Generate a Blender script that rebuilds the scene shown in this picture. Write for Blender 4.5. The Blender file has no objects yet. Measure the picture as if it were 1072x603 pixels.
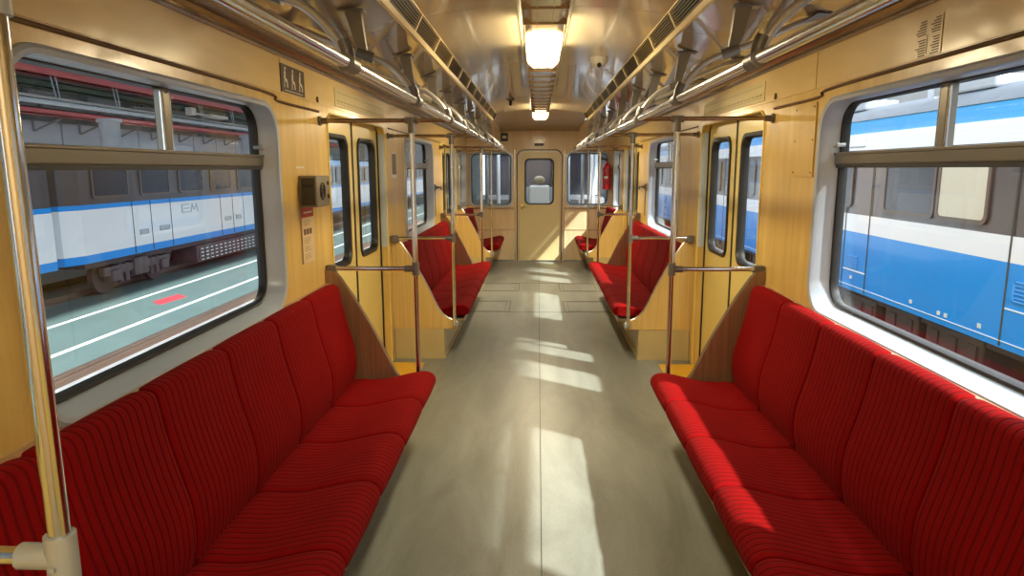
import bpy, bmesh, math, random
from mathutils import Vector, Matrix
random.seed(7)
C = bpy.context.scene.collection
PI = math.pi
FAR = 11.88          # end bulkhead
NEAR = -1.5          # shell closes behind the camera
W = 1.25             # half width at the wall panelling

# ------------------------------------------------------------------ helpers
def obj(name, bm, mat, parent=None, smooth=False, kind=None, loc=None):
    bmesh.ops.recalc_face_normals(bm, faces=bm.faces[:])
    me = bpy.data.meshes.new(name)
    bm.to_mesh(me); bm.free()
    for m in (mat if isinstance(mat, (list, tuple)) else [mat]):
        me.materials.append(m)
    if smooth:
        for p in me.polygons: p.use_smooth = True
        try: me.set_sharp_from_angle(angle=math.radians(42))
        except Exception: pass
    o = bpy.data.objects.new(name, me); C.objects.link(o)
    if parent: o.parent = parent
    if loc: o.location = loc
    if kind: o['kind'] = kind
    return o

def thing(name, label, cat, loc=(0, 0, 0), group=None):
    o = bpy.data.objects.new(name, None); C.objects.link(o)
    o.empty_display_size = .1
    o.location = loc; o['label'] = label; o['category'] = cat
    if group: o['group'] = group
    return o
def tag(o, label, cat, group=None):
    o['label'] = label; o['category'] = cat
    if group: o['group'] = group
    return o
def struct_empty(name, loc=(0, 0, 0)):
    o = bpy.data.objects.new(name, None); C.objects.link(o); o.location = loc; o['kind'] = 'structure'
    return o

def B(): return bmesh.new()
def box(bm, x0, x1, y0, y1, z0, z1, bev=0, mi=0):
    if x0 > x1: x0, x1 = x1, x0
    if y0 > y1: y0, y1 = y1, y0
    if z0 > z1: z0, z1 = z1, z0
    v = [bm.verts.new(p) for p in ((x0,y0,z0),(x1,y0,z0),(x1,y1,z0),(x0,y1,z0),(x0,y0,z1),(x1,y0,z1),(x1,y1,z1),(x0,y1,z1))]
    f = [bm.faces.new([v[i] for i in q]) for q in ((0,3,2,1),(4,5,6,7),(0,1,5,4),(1,2,6,5),(2,3,7,6),(3,0,4,7))]
    for k in f: k.material_index = mi
    if bev:
        e = list({e for k in f for e in k.edges})
        bmesh.ops.bevel(bm, geom=e, offset=bev, segments=2, affect='EDGES', profile=.5)
    return bm
def tube(bm, pts, r, seg=12, mi=0):
    pts = [Vector(p) for p in pts]
    n = len(pts); rings = []
    t0 = (pts[1]-pts[0]).normalized()
    a = t0.orthogonal().normalized()
    for i in range(n):
        if i == 0: t = t0
        elif i == n-1: t = (pts[-1]-pts[-2]).normalized()
        else: t = ((pts[i+1]-pts[i]).normalized()+(pts[i]-pts[i-1]).normalized()).normalized()
        a = (a - t*a.dot(t)).normalized(); b = t.cross(a)
        rr = r[i] if isinstance(r, (list, tuple)) else r
        rings.append([bm.verts.new(pts[i]+(a*math.cos(2*PI*k/seg)+b*math.sin(2*PI*k/seg))*rr) for k in range(seg)])
    for i in range(n-1):
        for k in range(seg):
            f = bm.faces.new((rings[i][k], rings[i][(k+1)%seg], rings[i+1][(k+1)%seg], rings[i+1][k])); f.material_index = mi
    bm.faces.new(rings[0][::-1]).material_index = mi; bm.faces.new(rings[-1]).material_index = mi
    return bm
def curve(pts, n=6):
    """Catmull-Rom through pts"""
    P = [Vector(p) for p in pts]; P = [P[0]*2-P[1]]+P+[P[-1]*2-P[-2]]
    out = []
    for i in range(1, len(P)-2):
        for k in range(n):
            t = k/n; a, b, c, d = P[i-1:i+3]
            out.append(.5*((2*b)+(c-a)*t+(2*a-5*b+4*c-d)*t*t+(3*b-a-3*c+d)*t**3))
    out.append(P[-2]); return out
def rrect(a0, a1, b0, b1, r, n=6):
    """rounded rectangle loop of 2D points; r a number or 4 radii (a0b0, a1b0, a1b1, a0b1)"""
    rs = r if isinstance(r, (list, tuple)) else [r]*4
    out = []
    for (ca, cb, s, rr) in ((a0+rs[0], b0+rs[0], PI, rs[0]), (a1-rs[1], b0+rs[1], 1.5*PI, rs[1]), (a1-rs[2], b1-rs[2], 0, rs[2]), (a0+rs[3], b1-rs[3], .5*PI, rs[3])):
        for k in range(n+1):
            t = s+k*PI/2/n
            out.append((ca+rr*math.cos(t), cb+rr*math.sin(t)))
    return out
def prism(bm, outer, holes, axis, a, b, mi=0):
    """extrude a 2D polygon with holes between a and b along an axis"""
    def P(p, h):
        return {'x': (h, p[0], p[1]), 'y': (p[0], h, p[1]), 'z': (p[0], p[1], h)}[axis]
    loops = [outer]+list(holes)
    vs = []; edges = []
    for lp in loops:
        v = [bm.verts.new(P(p, a)) for p in lp]; vs.append(v)
        edges += [bm.edges.new((v[i], v[(i+1) % len(v)])) for i in range(len(v))]
    res = bmesh.ops.triangle_fill(bm, edges=edges, use_beauty=True)
    fa = [g for g in res['geom'] if isinstance(g, bmesh.types.BMFace)]
    mp = {}
    for v in vs:
        w = [bm.verts.new(P(lp, b)) for lp in [None][:0]]
    for li, v in enumerate(vs):
        w = [bm.verts.new(P(p, b)) for p in loops[li]]
        for q, u in zip(v, w): mp[q] = u
        for i in range(len(v)):
            j = (i+1) % len(v)
            bm.faces.new((v[i], v[j], w[j], w[i])).material_index = mi
    for f in fa:
        f.material_index = mi
        bm.faces.new([mp[q] for q in reversed(f.verts)]).material_index = mi
    return bm
def loft(bm, loops, closed=True, cap=False, mi=0):
    L = [[bm.verts.new(p) for p in lp] for lp in loops]
    n = len(L[0])
    for i in range(len(L)-1):
        for k in range(n if closed else n-1):
            j = (k+1) % n
            bm.faces.new((L[i][k], L[i][j], L[i+1][j], L[i+1][k])).material_index = mi
    if cap:
        bm.faces.new(L[0][::-1]).material_index = mi; bm.faces.new(L[-1]).material_index = mi
    return bm
def ball(bm, c, r, sc=(1, 1, 1), seg=14, mi=0):
    res = bmesh.ops.create_uvsphere(bm, u_segments=seg, v_segments=seg//2+2, radius=r)
    for v in res['verts']: v.co = Vector((v.co.x*sc[0], v.co.y*sc[1], v.co.z*sc[2]))+Vector(c)
    return bm

# ------------------------------------------------------------------ materials
def new_mat(name):
    m = bpy.data.materials.new(name); m.use_nodes = True
    nt = m.node_tree; return m, nt, nt.nodes['Principled BSDF']
def N(nt, t, **kw):
    n = nt.nodes.new(t)
    for k, v in kw.items():
        if k in n.inputs: n.inputs[k].default_value = v
        else: setattr(n, k, v)
    return n
def plain(name, col, rough=.5, metal=0, noise=0, scale=8, bump=0, bscale=60, coat=0, stretch=None, spec=None, emit=None, estr=0, alpha=None):
    m, nt, p = new_mat(name)
    p.inputs['Base Color'].default_value = (*col, 1); p.inputs['Roughness'].default_value = rough
    p.inputs['Metallic'].default_value = metal
    if coat: p.inputs['Coat Weight'].default_value = coat; p.inputs['Coat Roughness'].default_value = .06
    if spec is not None: p.inputs['Specular IOR Level'].default_value = spec
    if emit: p.inputs['Emission Color'].default_value = (*emit, 1); p.inputs['Emission Strength'].default_value = estr
    tc = N(nt, 'ShaderNodeTexCoord'); src = tc.outputs['Object']
    if stretch:
        mp = N(nt, 'ShaderNodeMapping'); mp.inputs['Scale'].default_value = stretch
        nt.links.new(src, mp.inputs['Vector']); src = mp.outputs[0]
    if noise:
        n = N(nt, 'ShaderNodeTexNoise', Scale=scale, Detail=4.0); nt.links.new(src, n.inputs['Vector'])
        mx = N(nt, 'ShaderNodeMix', data_type='RGBA')
        mx.inputs[6].default_value = (*[c*(1-noise) for c in col], 1); mx.inputs[7].default_value = (*[min(1, c*(1+noise)) for c in col], 1)
        nt.links.new(n.outputs['Fac'], mx.inputs[0]); nt.links.new(mx.outputs[2], p.inputs['Base Color'])
    if bump:
        n = N(nt, 'ShaderNodeTexNoise', Scale=bscale, Detail=2.0); nt.links.new(src, n.inputs['Vector'])
        b = N(nt, 'ShaderNodeBump', Strength=bump, Distance=.01); nt.links.new(n.outputs['Fac'], b.inputs['Height'])
        nt.links.new(b.outputs[0], p.inputs['Normal'])
    return m
def wood(name, c1, c2, axis='z', rough=.32, fine=60, coat=.3):
    m, nt, p = new_mat(name)
    tc = N(nt, 'ShaderNodeTexCoord'); mp = N(nt, 'ShaderNodeMapping')
    s = {'z': (fine, fine, 1.5), 'y': (fine, 1.2, fine*.5), 'x': (1.2, fine, fine*.5)}[axis]
    mp.inputs['Scale'].default_value = s
    n = N(nt, 'ShaderNodeTexNoise', Scale=1.0, Detail=5.0, Roughness=.6)
    n2 = N(nt, 'ShaderNodeTexNoise', Scale=1.6, Detail=2.0)
    nt.links.new(tc.outputs['Object'], mp.inputs[0]); nt.links.new(mp.outputs[0], n.inputs['Vector'])
    nt.links.new(tc.outputs['Object'], n2.inputs['Vector'])
    cr = N(nt, 'ShaderNodeValToRGB'); cr.color_ramp.elements[0].position = .35; cr.color_ramp.elements[1].position = .65
    cr.color_ramp.elements[0].color = (*c1, 1); cr.color_ramp.elements[1].color = (*c2, 1)
    nt.links.new(n.outputs['Fac'], cr.inputs[0])
    mx = N(nt, 'ShaderNodeMix', data_type='RGBA', blend_type='MULTIPLY'); mx.inputs[0].default_value = .35
    nt.links.new(cr.outputs[0], mx.inputs[6])
    cr2 = N(nt, 'ShaderNodeValToRGB'); cr2.color_ramp.elements[0].position = .3; cr2.color_ramp.elements[1].position = .7
    cr2.color_ramp.elements[0].color = (.72, .66, .6, 1)
    nt.links.new(n2.outputs['Fac'], cr2.inputs[0]); nt.links.new(cr2.outputs[0], mx.inputs[7])
    nt.links.new(mx.outputs[2], p.inputs['Base Color'])
    p.inputs['Roughness'].default_value = rough; p.inputs['Coat Weight'].default_value = coat; p.inputs['Coat Roughness'].default_value = .12
    n3 = N(nt, 'ShaderNodeTexNoise', Scale=3.0, Detail=1.0); nt.links.new(tc.outputs['Object'], n3.inputs['Vector'])
    b = N(nt, 'ShaderNodeBump', Strength=.25, Distance=.02); nt.links.new(n3.outputs['Fac'], b.inputs['Height']); nt.links.new(b.outputs[0], p.inputs['Normal'])
    nt.links.new(b.outputs[0], p.inputs['Coat Normal'])
    return m
def glass(name, tint=(.95, .97, .97), refl=.9):
    m = bpy.data.materials.new(name); m.use_nodes = True; nt = m.node_tree; nt.nodes.clear()
    o = N(nt, 'ShaderNodeOutputMaterial'); t = N(nt, 'ShaderNodeBsdfTransparent'); t.inputs[0].default_value = (*tint, 1)
    g = N(nt, 'ShaderNodeBsdfGlossy'); g.inputs['Roughness'].default_value = .01; g.inputs[0].default_value = (refl, refl, refl, 1)
    lw = N(nt, 'ShaderNodeLayerWeight', Blend=.5); pw = N(nt, 'ShaderNodeMath', operation='POWER'); pw.inputs[1].default_value = 5
    fr = N(nt, 'ShaderNodeMath', operation='MULTIPLY_ADD'); fr.inputs[1].default_value = .55; fr.inputs[2].default_value = .025
    nt.links.new(lw.outputs['Facing'], pw.inputs[0]); nt.links.new(pw.outputs[0], fr.inputs[0]); mx = N(nt, 'ShaderNodeMixShader')
    nt.links.new(fr.outputs[0], mx.inputs[0]); nt.links.new(t.outputs[0], mx.inputs[1]); nt.links.new(g.outputs[0], mx.inputs[2])
    nt.links.new(mx.outputs[0], o.inputs[0]); return m
def ribbed(name, col, dark):
    m, nt, p = new_mat(name)
    tc = N(nt, 'ShaderNodeTexCoord'); sp = N(nt, 'ShaderNodeSeparateXYZ'); nt.links.new(tc.outputs['Object'], sp.inputs[0])
    def M(op, a, b=None):
        k = N(nt, 'ShaderNodeMath', operation=op)
        nt.links.new(a, k.inputs[0])
        if b is not None: k.inputs[1].default_value = b
        return k.outputs[0]
    y = M('MULTIPLY', sp.outputs['Y'], 1/.03133)
    fr = M('FRACT', y); d = M('ABSOLUTE', M('SUBTRACT', fr, .5))      # .5 in the groove, 0 on the rib
    cr = N(nt, 'ShaderNodeValToRGB'); e = cr.color_ramp.elements
    e[0].position = .30; e[0].color = (0, 0, 0, 1); e[1].position = .46; e[1].color = (1, 1, 1, 1)
    nt.links.new(d, cr.inputs[0])
    n = N(nt, 'ShaderNodeTexNoise', Scale=7.0, Detail=5.0, Roughness=.7); nt.links.new(tc.outputs['Object'], n.inputs['Vector'])
    base = N(nt, 'ShaderNodeMix', data_type='RGBA'); base.inputs[6].default_value = (*[c*.78 for c in col], 1); base.inputs[7].default_value = (*[c*1.15 for c in col], 1)
    nt.links.new(n.outputs['Fac'], base.inputs[0])
    mx = N(nt, 'ShaderNodeMix', data_type='RGBA'); mx.inputs[7].default_value = (*dark, 1)
    nt.links.new(M('MULTIPLY', cr.outputs[0], .55), mx.inputs[0]); nt.links.new(base.outputs[2], mx.inputs[6]); nt.links.new(mx.outputs[2], p.inputs['Base Color'])
    p.inputs['Roughness'].default_value = .9; p.inputs['Specular IOR Level'].default_value = .08
    p.inputs['Sheen Weight'].default_value = .03; p.inputs['Sheen Roughness'].default_value = .4; p.inputs['Sheen Tint'].default_value = (1, .25, .2, 1)
    b = N(nt, 'ShaderNodeBump', Strength=.6, Distance=.004); b.invert = True; nt.links.new(cr.outputs[0], b.inputs['Height'])
    n2 = N(nt, 'ShaderNodeTexNoise', Scale=260.0, Detail=2.0); nt.links.new(tc.outputs['Object'], n2.inputs['Vector'])
    b2 = N(nt, 'ShaderNodeBump', Strength=.25, Distance=.002); nt.links.new(n2.outputs['Fac'], b2.inputs['Height']); nt.links.new(b.outputs[0], b2.inputs['Normal'])
    nt.links.new(b2.outputs[0], p.inputs['Normal'])
    return m
def floor_mat():
    m, nt, p = new_mat('linoleum')
    tc = N(nt, 'ShaderNodeTexCoord')
    n1 = N(nt, 'ShaderNodeTexNoise', Scale=1.7, Detail=6.0, Roughness=.65, Distortion=.6)
    mp = N(nt, 'ShaderNodeMapping'); mp.inputs['Scale'].default_value = (2.2, .5, 1)
    n2 = N(nt, 'ShaderNodeTexNoise', Scale=90.0, Detail=3.0)
    nt.links.new(tc.outputs['Object'], mp.inputs[0]); nt.links.new(mp.outputs[0], n1.inputs['Vector']); nt.links.new(tc.outputs['Object'], n2.inputs['Vector'])
    cr = N(nt, 'ShaderNodeValToRGB'); e = cr.color_ramp.elements
    e[0].position = .3; e[0].color = FLOOR_D; e[1].position = .72; e[1].color = FLOOR_L
    nt.links.new(n1.outputs['Fac'], cr.inputs[0])
    mx = N(nt, 'ShaderNodeMix', data_type='RGBA', blend_type='MULTIPLY'); mx.inputs[0].default_value = .25
    nt.links.new(cr.outputs[0], mx.inputs[6]); nt.links.new(n2.outputs['Fac'], mx.inputs[7]); nt.links.new(mx.outputs[2], p.inputs['Base Color'])
    p.inputs['Roughness'].default_value = .33; p.inputs['Specular IOR Level'].default_value = .45
    r = N(nt, 'ShaderNodeMapRange'); r.inputs['To Min'].default_value = .24; r.inputs['To Max'].default_value = .48
    nt.links.new(n1.outputs['Fac'], r.inputs[0]); nt.links.new(r.outputs[0], p.inputs['Roughness'])
    b = N(nt, 'ShaderNodeBump', Strength=.12, Distance=.01); nt.links.new(n2.outputs['Fac'], b.inputs['Height']); nt.links.new(b.outputs[0], p.inputs['Normal'])
    return m
FLOOR_D = (.18, .188, .155, 1); FLOOR_L = (.34, .36, .315, 1)

M = {}
M['wall'] = wood('maple_laminate', (.65, .435, .115), (.79, .56, .18), 'z', fine=14)
M['header'] = wood('maple_header', (.70, .50, .19), (.82, .61, .25), 'y', fine=14)
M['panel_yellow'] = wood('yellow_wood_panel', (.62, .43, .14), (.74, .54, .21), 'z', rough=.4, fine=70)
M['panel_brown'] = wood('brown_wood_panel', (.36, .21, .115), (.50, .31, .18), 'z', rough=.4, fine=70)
M['end'] = wood('end_laminate', (.74, .56, .32), (.84, .66, .42), 'z', fine=10)
M['cream'] = plain('cream_paint', (.70, .58, .30), .3, noise=.05, scale=3, coat=.3)
M['door_yellow'] = plain('door_paint', (.84, .68, .23), .28, noise=.05, scale=3, coat=.3)
M['plinth'] = plain('plinth_paint', (.52, .43, .22), .4, noise=.12, scale=5)
M['sill_yellow'] = plain('yellow_threshold', (.80, .46, .03), .4, noise=.1)
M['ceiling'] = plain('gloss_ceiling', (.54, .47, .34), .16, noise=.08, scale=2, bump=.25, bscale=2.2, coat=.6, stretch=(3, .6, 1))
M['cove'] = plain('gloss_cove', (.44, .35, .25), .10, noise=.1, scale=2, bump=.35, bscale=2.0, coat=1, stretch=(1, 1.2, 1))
M['chrome'] = plain('chrome', (.70, .73, .78), .15, metal=1)
M['steel'] = plain('brushed_steel', (.42, .39, .35), .28, metal=1)
M['hanger'] = plain('hanger_steel', (.62, .64, .67), .3, metal=.7)
M['bracket'] = plain('grey_bracket', (.26, .27, .28), .34, metal=.7)
M['clamp'] = plain('grey_clamp', (.42, .44, .43), .4, metal=.25)
M['clamp_dark'] = plain('dark_clamp', (.20, .19, .18), .4, metal=.5)
M['frame'] = plain('window_silver', (.50, .58, .67), .34, metal=.15, coat=.2)
M['bronze'] = plain('bronze_bar', (.24, .22, .18), .3, metal=.8)
M['rubber'] = plain('black_rubber', (.012, .012, .012), .45)
M['vent_trim'] = plain('vent_trim', (.95, .80, .48), .28, metal=.25)
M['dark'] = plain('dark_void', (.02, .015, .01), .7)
M['slat'] = plain('vent_slat', (.20, .15, .07), .45)
M['cornice'] = plain('cornice_metal', (.36, .27, .17), .22, metal=.8)
M['trimbrown'] = plain('brown_trim', (.14, .075, .03), .4)
M['fabric'] = ribbed('red_ribbed_plush', (.245, .0025, .003), (.055, .0, .0))
M['floor'] = floor_mat()
M['seam'] = plain('seam_dark', (.05, .05, .04), .7)
M['glass'] = glass('clear_glass')
M['glass_end'] = glass('cab_glass', (.92, .95, .97), .9)
M['lamp'] = plain('lamp_diffuser', (1, .9, .7), .4, emit=(1, .80, .46), estr=7)
M['lamp_body'] = plain('lamp_tray', (.34, .27, .19), .22, metal=.6, coat=.5)
M['lamp_edge'] = plain('lamp_tray_edge', (.6, .5, .34), .25, metal=.8)
M['white'] = plain('white_plastic', (.75, .72, .66), .4)
M['black'] = plain('black_plastic', (.02, .02, .02), .4)
M['sign_brown'] = plain('sign_brown', (.075, .05, .03), .4)
M['sign_cream'] = plain('sign_cream', (.72, .68, .55), .5)
M['map_paper'] = plain('map_paper', (.66, .56, .30), .45, noise=.04)
M['map_line'] = plain('map_line', (.34, .26, .10), .5)
M['ink'] = plain('brown_ink', (.13, .07, .02), .6)
M['paper'] = plain('notice_paper', (.66, .50, .30), .6)
M['red'] = plain('red_print', (.55, .05, .03), .5)
M['box_grey'] = plain('box_grey', (.30, .27, .19), .45, metal=.2)
M['box_dark'] = plain('box_dark', (.06, .05, .04), .5)
M['ext_red'] = plain('extinguisher_red', (.55, .015, .02), .25, coat=.5)
M['brass'] = plain('brass', (.55, .38, .10), .3, metal=1)
# hall and trains
M['tblue'] = plain('train_blue', (.0, .27, .80), .3, noise=.06, scale=1.2, coat=.3)
M['tblue_light'] = plain('train_light_blue', (.08, .40, .86), .25, coat=.3)
M['twhite'] = plain('train_white', (.80, .82, .88), .3, noise=.03, scale=1, coat=.3)
M['tband'] = plain('train_window_band', (.085, .065, .065), .3, noise=.35, scale=1.5, coat=.3)
M['tframe'] = plain('train_window_frame', (.12, .08, .06), .35)
M['tgrey'] = plain('train_grey_band', (.38, .42, .48), .3, noise=.2, scale=1.5)
M['tglass'] = plain('train_dark_glass', (.04, .04, .05), .22, noise=.6, scale=1.2)
M['tblind'] = plain('train_blind', (.60, .56, .46), .5)
M['troof'] = plain('train_roof', (.10, .125, .16), .5, noise=.15)
M['bogie'] = plain('bogie_grime', (.085, .055, .06), .6, noise=.4, scale=5)
M['bogie2'] = plain('bogie_grime_light', (.09, .065, .07), .6, noise=.5, scale=6)
M['hallfloor'] = plain('teal_hall_floor', (.12, .19, .19), .42, noise=.22, scale=1.5)
M['concrete'] = plain('concrete', (.34, .35, .37), .7, noise=.3, scale=3)
M['trackbed'] = plain('track_bed', (.085, .075, .075), .8, noise=.4, scale=5)
M['rail'] = plain('rail_steel', (.20, .14, .11), .4, metal=.6)
M['line'] = plain('white_floor_line', (.85, .87, .86), .5)
M['redmark'] = plain('red_floor_mark', (.62, .06, .08), .5)
M['hallwall'] = plain('hall_wall', (.34, .37, .36), .7, noise=.35, scale=.8)
M['hallpanel'] = plain('hall_panel', (.66, .70, .74), .6, noise=.1, scale=.6)
M['hallwhite'] = plain('hall_white', (.50, .50, .48), .6, noise=.08, scale=.7)
M['beam_red'] = plain('beam_red', (.85, .10, .13), .45)
M['pipe'] = plain('white_pipe', (.80, .85, .90), .4)
M['greenish'] = plain('dark_green_beam', (.04, .10, .07), .6)
M['steelwork'] = plain('dull_steelwork', (.24, .24, .24), .6, noise=.3, scale=4)

# ------------------------------------------------------------------ camera
cam_d = bpy.data.cameras.new('camera'); cam = bpy.data.objects.new('camera', cam_d); C.objects.link(cam)
cam_d.sensor_width = 36; cam_d.lens = 715/1072*36; cam_d.clip_start = .02; cam_d.clip_end = 200
fw = Vector((-.03709493, .984498, -.1714283)); rt = Vector((.99930666, .03709192, -.0032217)); up = Vector((-.00318685, .17142895, .98519133))
cam.matrix_world = Matrix(((rt.x, up.x, -fw.x, -.0308), (rt.y, up.y, -fw.y, 0), (rt.z, up.z, -fw.z, 1.6), (0, 0, 0, 1)))
bpy.context.scene.camera = cam

# ------------------------------------------------------------------ room shell
WINS = [(1.53, 3.22), (6.30, 7.99), (10.72, 11.62)]
DOORS = [4.755, 9.53]
DOOR_BACK = -.02
def side_wall(s, name):
    T = 1.93
    doors = [DOOR_BACK]+DOORS
    outer = [(NEAR, 0)]
    for c in doors:
        outer.append((c-.755, 0))
        n = 5; r = .09
        for k in range(n+1):
            t = PI-k*PI/2/n; outer.append((c-.755+r+r*math.cos(t), T-r+r*math.sin(t)))
        for k in range(n+1):
            t = PI/2-k*PI/2/n; outer.append((c+.755-r+r*math.cos(t), T-r+r*math.sin(t)))
        outer.append((c+.755, 0))
    outer += [(FAR, 0), (FAR, 2.14), (NEAR, 2.14)]
    holes = [rrect(a+.02, b-.02, .955, 1.885, .12) for a, b in WINS]
    bm = prism(B(), outer, holes, 'x', s*W, s*(W+.05))
    w = obj(name, bm, M['wall'], kind='structure')
    return w
wl = side_wall(-1, 'wall_left'); wr = side_wall(1, 'wall_right')

# header boards above the belt line (raised panel) + the thin brown belt moulding
def belt(s, name):
    pts = []
    segs = [(NEAR, 1.915), (.98, 1.915), (1.12, 1.945), (3.04, 1.945), (3.26, 1.918), (3.85, 1.918)]
    bm = B()
    tr = curve([(s*(W-.004), y, z) for y, z in segs[1:]], 5)
    tube(bm, [(s*(W-.004), NEAR+.02, 1.915)]+[tuple(p) for p in tr], .007, 8)
    tube(bm, [(s*(W-.004), 5.65, 1.93), (s*(W-.004), 8.66, 1.93)], .006, 8)
    tube(bm, [(s*(W-.004), 10.4, 1.93), (s*(W-.004), FAR-.01, 1.93)], .007, 8)
    obj(name, bm, M['trimbrown'], kind='structure', smooth=True)
belt(-1, 'trim_1'); belt(1, 'trim_2')
for s, name in ((-1, 'trim_3'), (1, 'trim_4')):      # header board
    bm = B()
    z0 = 1.96
    box(bm, s*(W-.003), s*(W+.002), NEAR+.01, 3.30, z0, 2.135)
    box(bm, s*(W-.004), s*(W+.002), 3.306, FAR-.01, z0, 2.135)
    obj(name, bm, M['header'], kind='structure')
for s, name in ((-1, 'trim_5'), (1, 'trim_6')):      # cornice mouldings
    bm = B()
    prof = [(W+.01, 2.125), (W-.012, 2.125), (W-.016, 2.135), (W-.012, 2.143), (W-.03, 2.147), (W-.045, 2.158), (W-.04, 2.170), (W-.055, 2.174), (W-.06, 2.19), (W+.01, 2.20)]
    loft(bm, [[(s*x, y, z) for x, z in prof] for y in (NEAR, FAR)], cap=True)
    obj(name, bm, M['cornice'], kind='structure', smooth=False)

# floor
bm = B(); box(bm, -1.36, 1.36, NEAR, FAR+.02, -.06, 0)
fl = obj('floor', bm, M['floor'], kind='structure')
bm = B()
box(bm, -.012, -.008, NEAR+.1, FAR-.02, 0, .0012)
def rect_line(x0, x1, y0, y1, t=.006):
    for a in ((x0, x1, y0, y0+t*2), (x0, x1, y1-t*2, y1), (x0, x0+t, y0, y1), (x1-t, x1, y0, y1)):
        box(bm, *a, 0, .0015)
for a in ((-.81, -.28, 8.93, 9.58), (.27, .81, 8.93, 9.58), (-.81, -.35, 7.6, 8.26), (.28, .83, 7.6, 8.26)):
    rect_line(*a); rect_line(a[0]+.05, a[1]-.05, a[2]+.05, a[3]-.05, .003)
box(bm, -.4, .4, 9.59, 9.60, 0, .0012); box(bm, -.4, .4, 7.59, 7.6, 0, .0012)
obj('trim_7', bm, M['seam'], kind='structure')
# threshold plates
for i, (s, c) in enumerate([(s, c) for s in (-1, 1) for c in DOORS]):
    bm = B(); box(bm, s*.97, s*1.30, c-.75, c+.75, 0, .006, .002)
    obj('trim_%d' % (8+i), bm, M['sill_yellow'], kind='structure')

# ceiling: arch + coves, one shell
arch = [(.58, 2.325), (.45, 2.345), (.3, 2.358), (.15, 2.366), (0, 2.37)]
bm = B()
ps = [(-x, z) for x, z in arch]+[(x, z) for x, z in reversed(arch[:-1])]
for y0, y1 in [(-1.5, 3.45), (3.456, 5.35), (5.356, 7.3), (7.306, 9.25)]:
    loft(bm, [[(x, y, z) for x, z in ps]+[(x, y, z+.02) for x, z in reversed(ps)] for y in (y0, y1)], cap=True)
ceil = obj('ceiling', bm, M['ceiling'], kind='structure', smooth=True)
bm = B()
for y in (3.453, 5.353, 7.303):
    loft(bm, [[(x, yy, z+.004) for x, z in ps]+[(x, yy, z+.03) for x, z in reversed(ps)] for yy in (y-.006, y+.006)], cap=True)
obj('ceiling_joint', bm, M['seam'], ceil)
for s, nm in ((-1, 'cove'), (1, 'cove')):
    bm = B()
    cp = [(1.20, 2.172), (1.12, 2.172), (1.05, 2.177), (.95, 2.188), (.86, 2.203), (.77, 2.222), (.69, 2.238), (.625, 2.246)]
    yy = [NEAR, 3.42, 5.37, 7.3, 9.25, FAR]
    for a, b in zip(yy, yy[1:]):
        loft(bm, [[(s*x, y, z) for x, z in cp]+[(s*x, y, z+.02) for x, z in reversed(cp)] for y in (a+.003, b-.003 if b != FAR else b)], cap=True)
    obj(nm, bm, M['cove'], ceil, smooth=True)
    bm = B()
    for y in yy[1:-1]:
        loft(bm, [[(s*x, q, z+.003) for x, z in cp]+[(s*x, q, z+.03) for x, z in reversed(cp)] for q in (y-.006, y+.006)], cap=True)
    obj('cove_joint', bm, M['seam'], ceil)
# outer roof skin, closes the body against the sky
bm = B()
rp = [(1.36, 1.90), (1.40, 2.15), (1.30, 2.4), (1.05, 2.58), (.6, 2.68), (0, 2.72)]
rp2 = [(-x, z) for x, z in rp]+[(x, z) for x, z in reversed(rp[:-1])]
loft(bm, [[(x, y, z) for x, z in rp2]+[(x*.985, y, z-.02) for x, z in reversed(rp2)] for y in (NEAR-.05, FAR+1.9)], cap=True)
obj('trim_12', bm, M['troof'], kind='structure')
# sloping wooden panel at the end of the ceiling, above the bulkhead door
bm = B()
loft(bm, [[(-.62, 9.27, 2.29), (-.58, 9.255, 2.335), (-.3, 9.25, 2.365), (0, 9.25, 2.375), (.3, 9.25, 2.365), (.58, 9.255, 2.335), (.62, 9.27, 2.29)],
          [(-.66, FAR, 2.22), (-.58, FAR, 2.235), (-.3, FAR, 2.24), (0, FAR, 2.245), (.3, FAR, 2.24), (.58, FAR, 2.235), (.66, FAR, 2.22)]], closed=False)
for f in bm.faces[:]: pass
g = bmesh.ops.solidify(bm, geom=bm.faces[:], thickness=.015)
obj('trim_13', bm, wood('end_slope_wood', (.68, .46, .17), (.80, .58, .25), 'x', fine=16), kind='structure', smooth=True)

# end bulkhead wall with holes for the two windows and the door
hole_l = rrect(-1.19, -.475, .985, 1.873, .09); hole_r = rrect(.465, 1.18, .985, 1.873, .09)
dh = [(-.36, 0), (-.36, 1.82)]+[(-.27+.09*math.cos(t), 1.82+.09*math.sin(t)) for t in [PI-k*PI/10 for k in range(1, 6)]] \
     + [(.27+.09*math.cos(t), 1.82+.09*math.sin(t)) for t in [PI/2-k*PI/10 for k in range(0, 5)]]+[(.36, 1.82), (.36, 0)]
outer = [(-1.36, 0)]+dh+[(1.36, 0), (1.36, 2.40), (-1.36, 2.40)]
bm = prism(B(), outer, [hole_l, hole_r], 'y', FAR, FAR+.05)
we = obj('wall_back', bm, M['end'], kind='structure')
bm = B(); box(bm, -1.36, 1.36, NEAR-.05, NEAR, 0, 2.45)
obj('wall_front', bm, M['end'], kind='structure')
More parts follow.
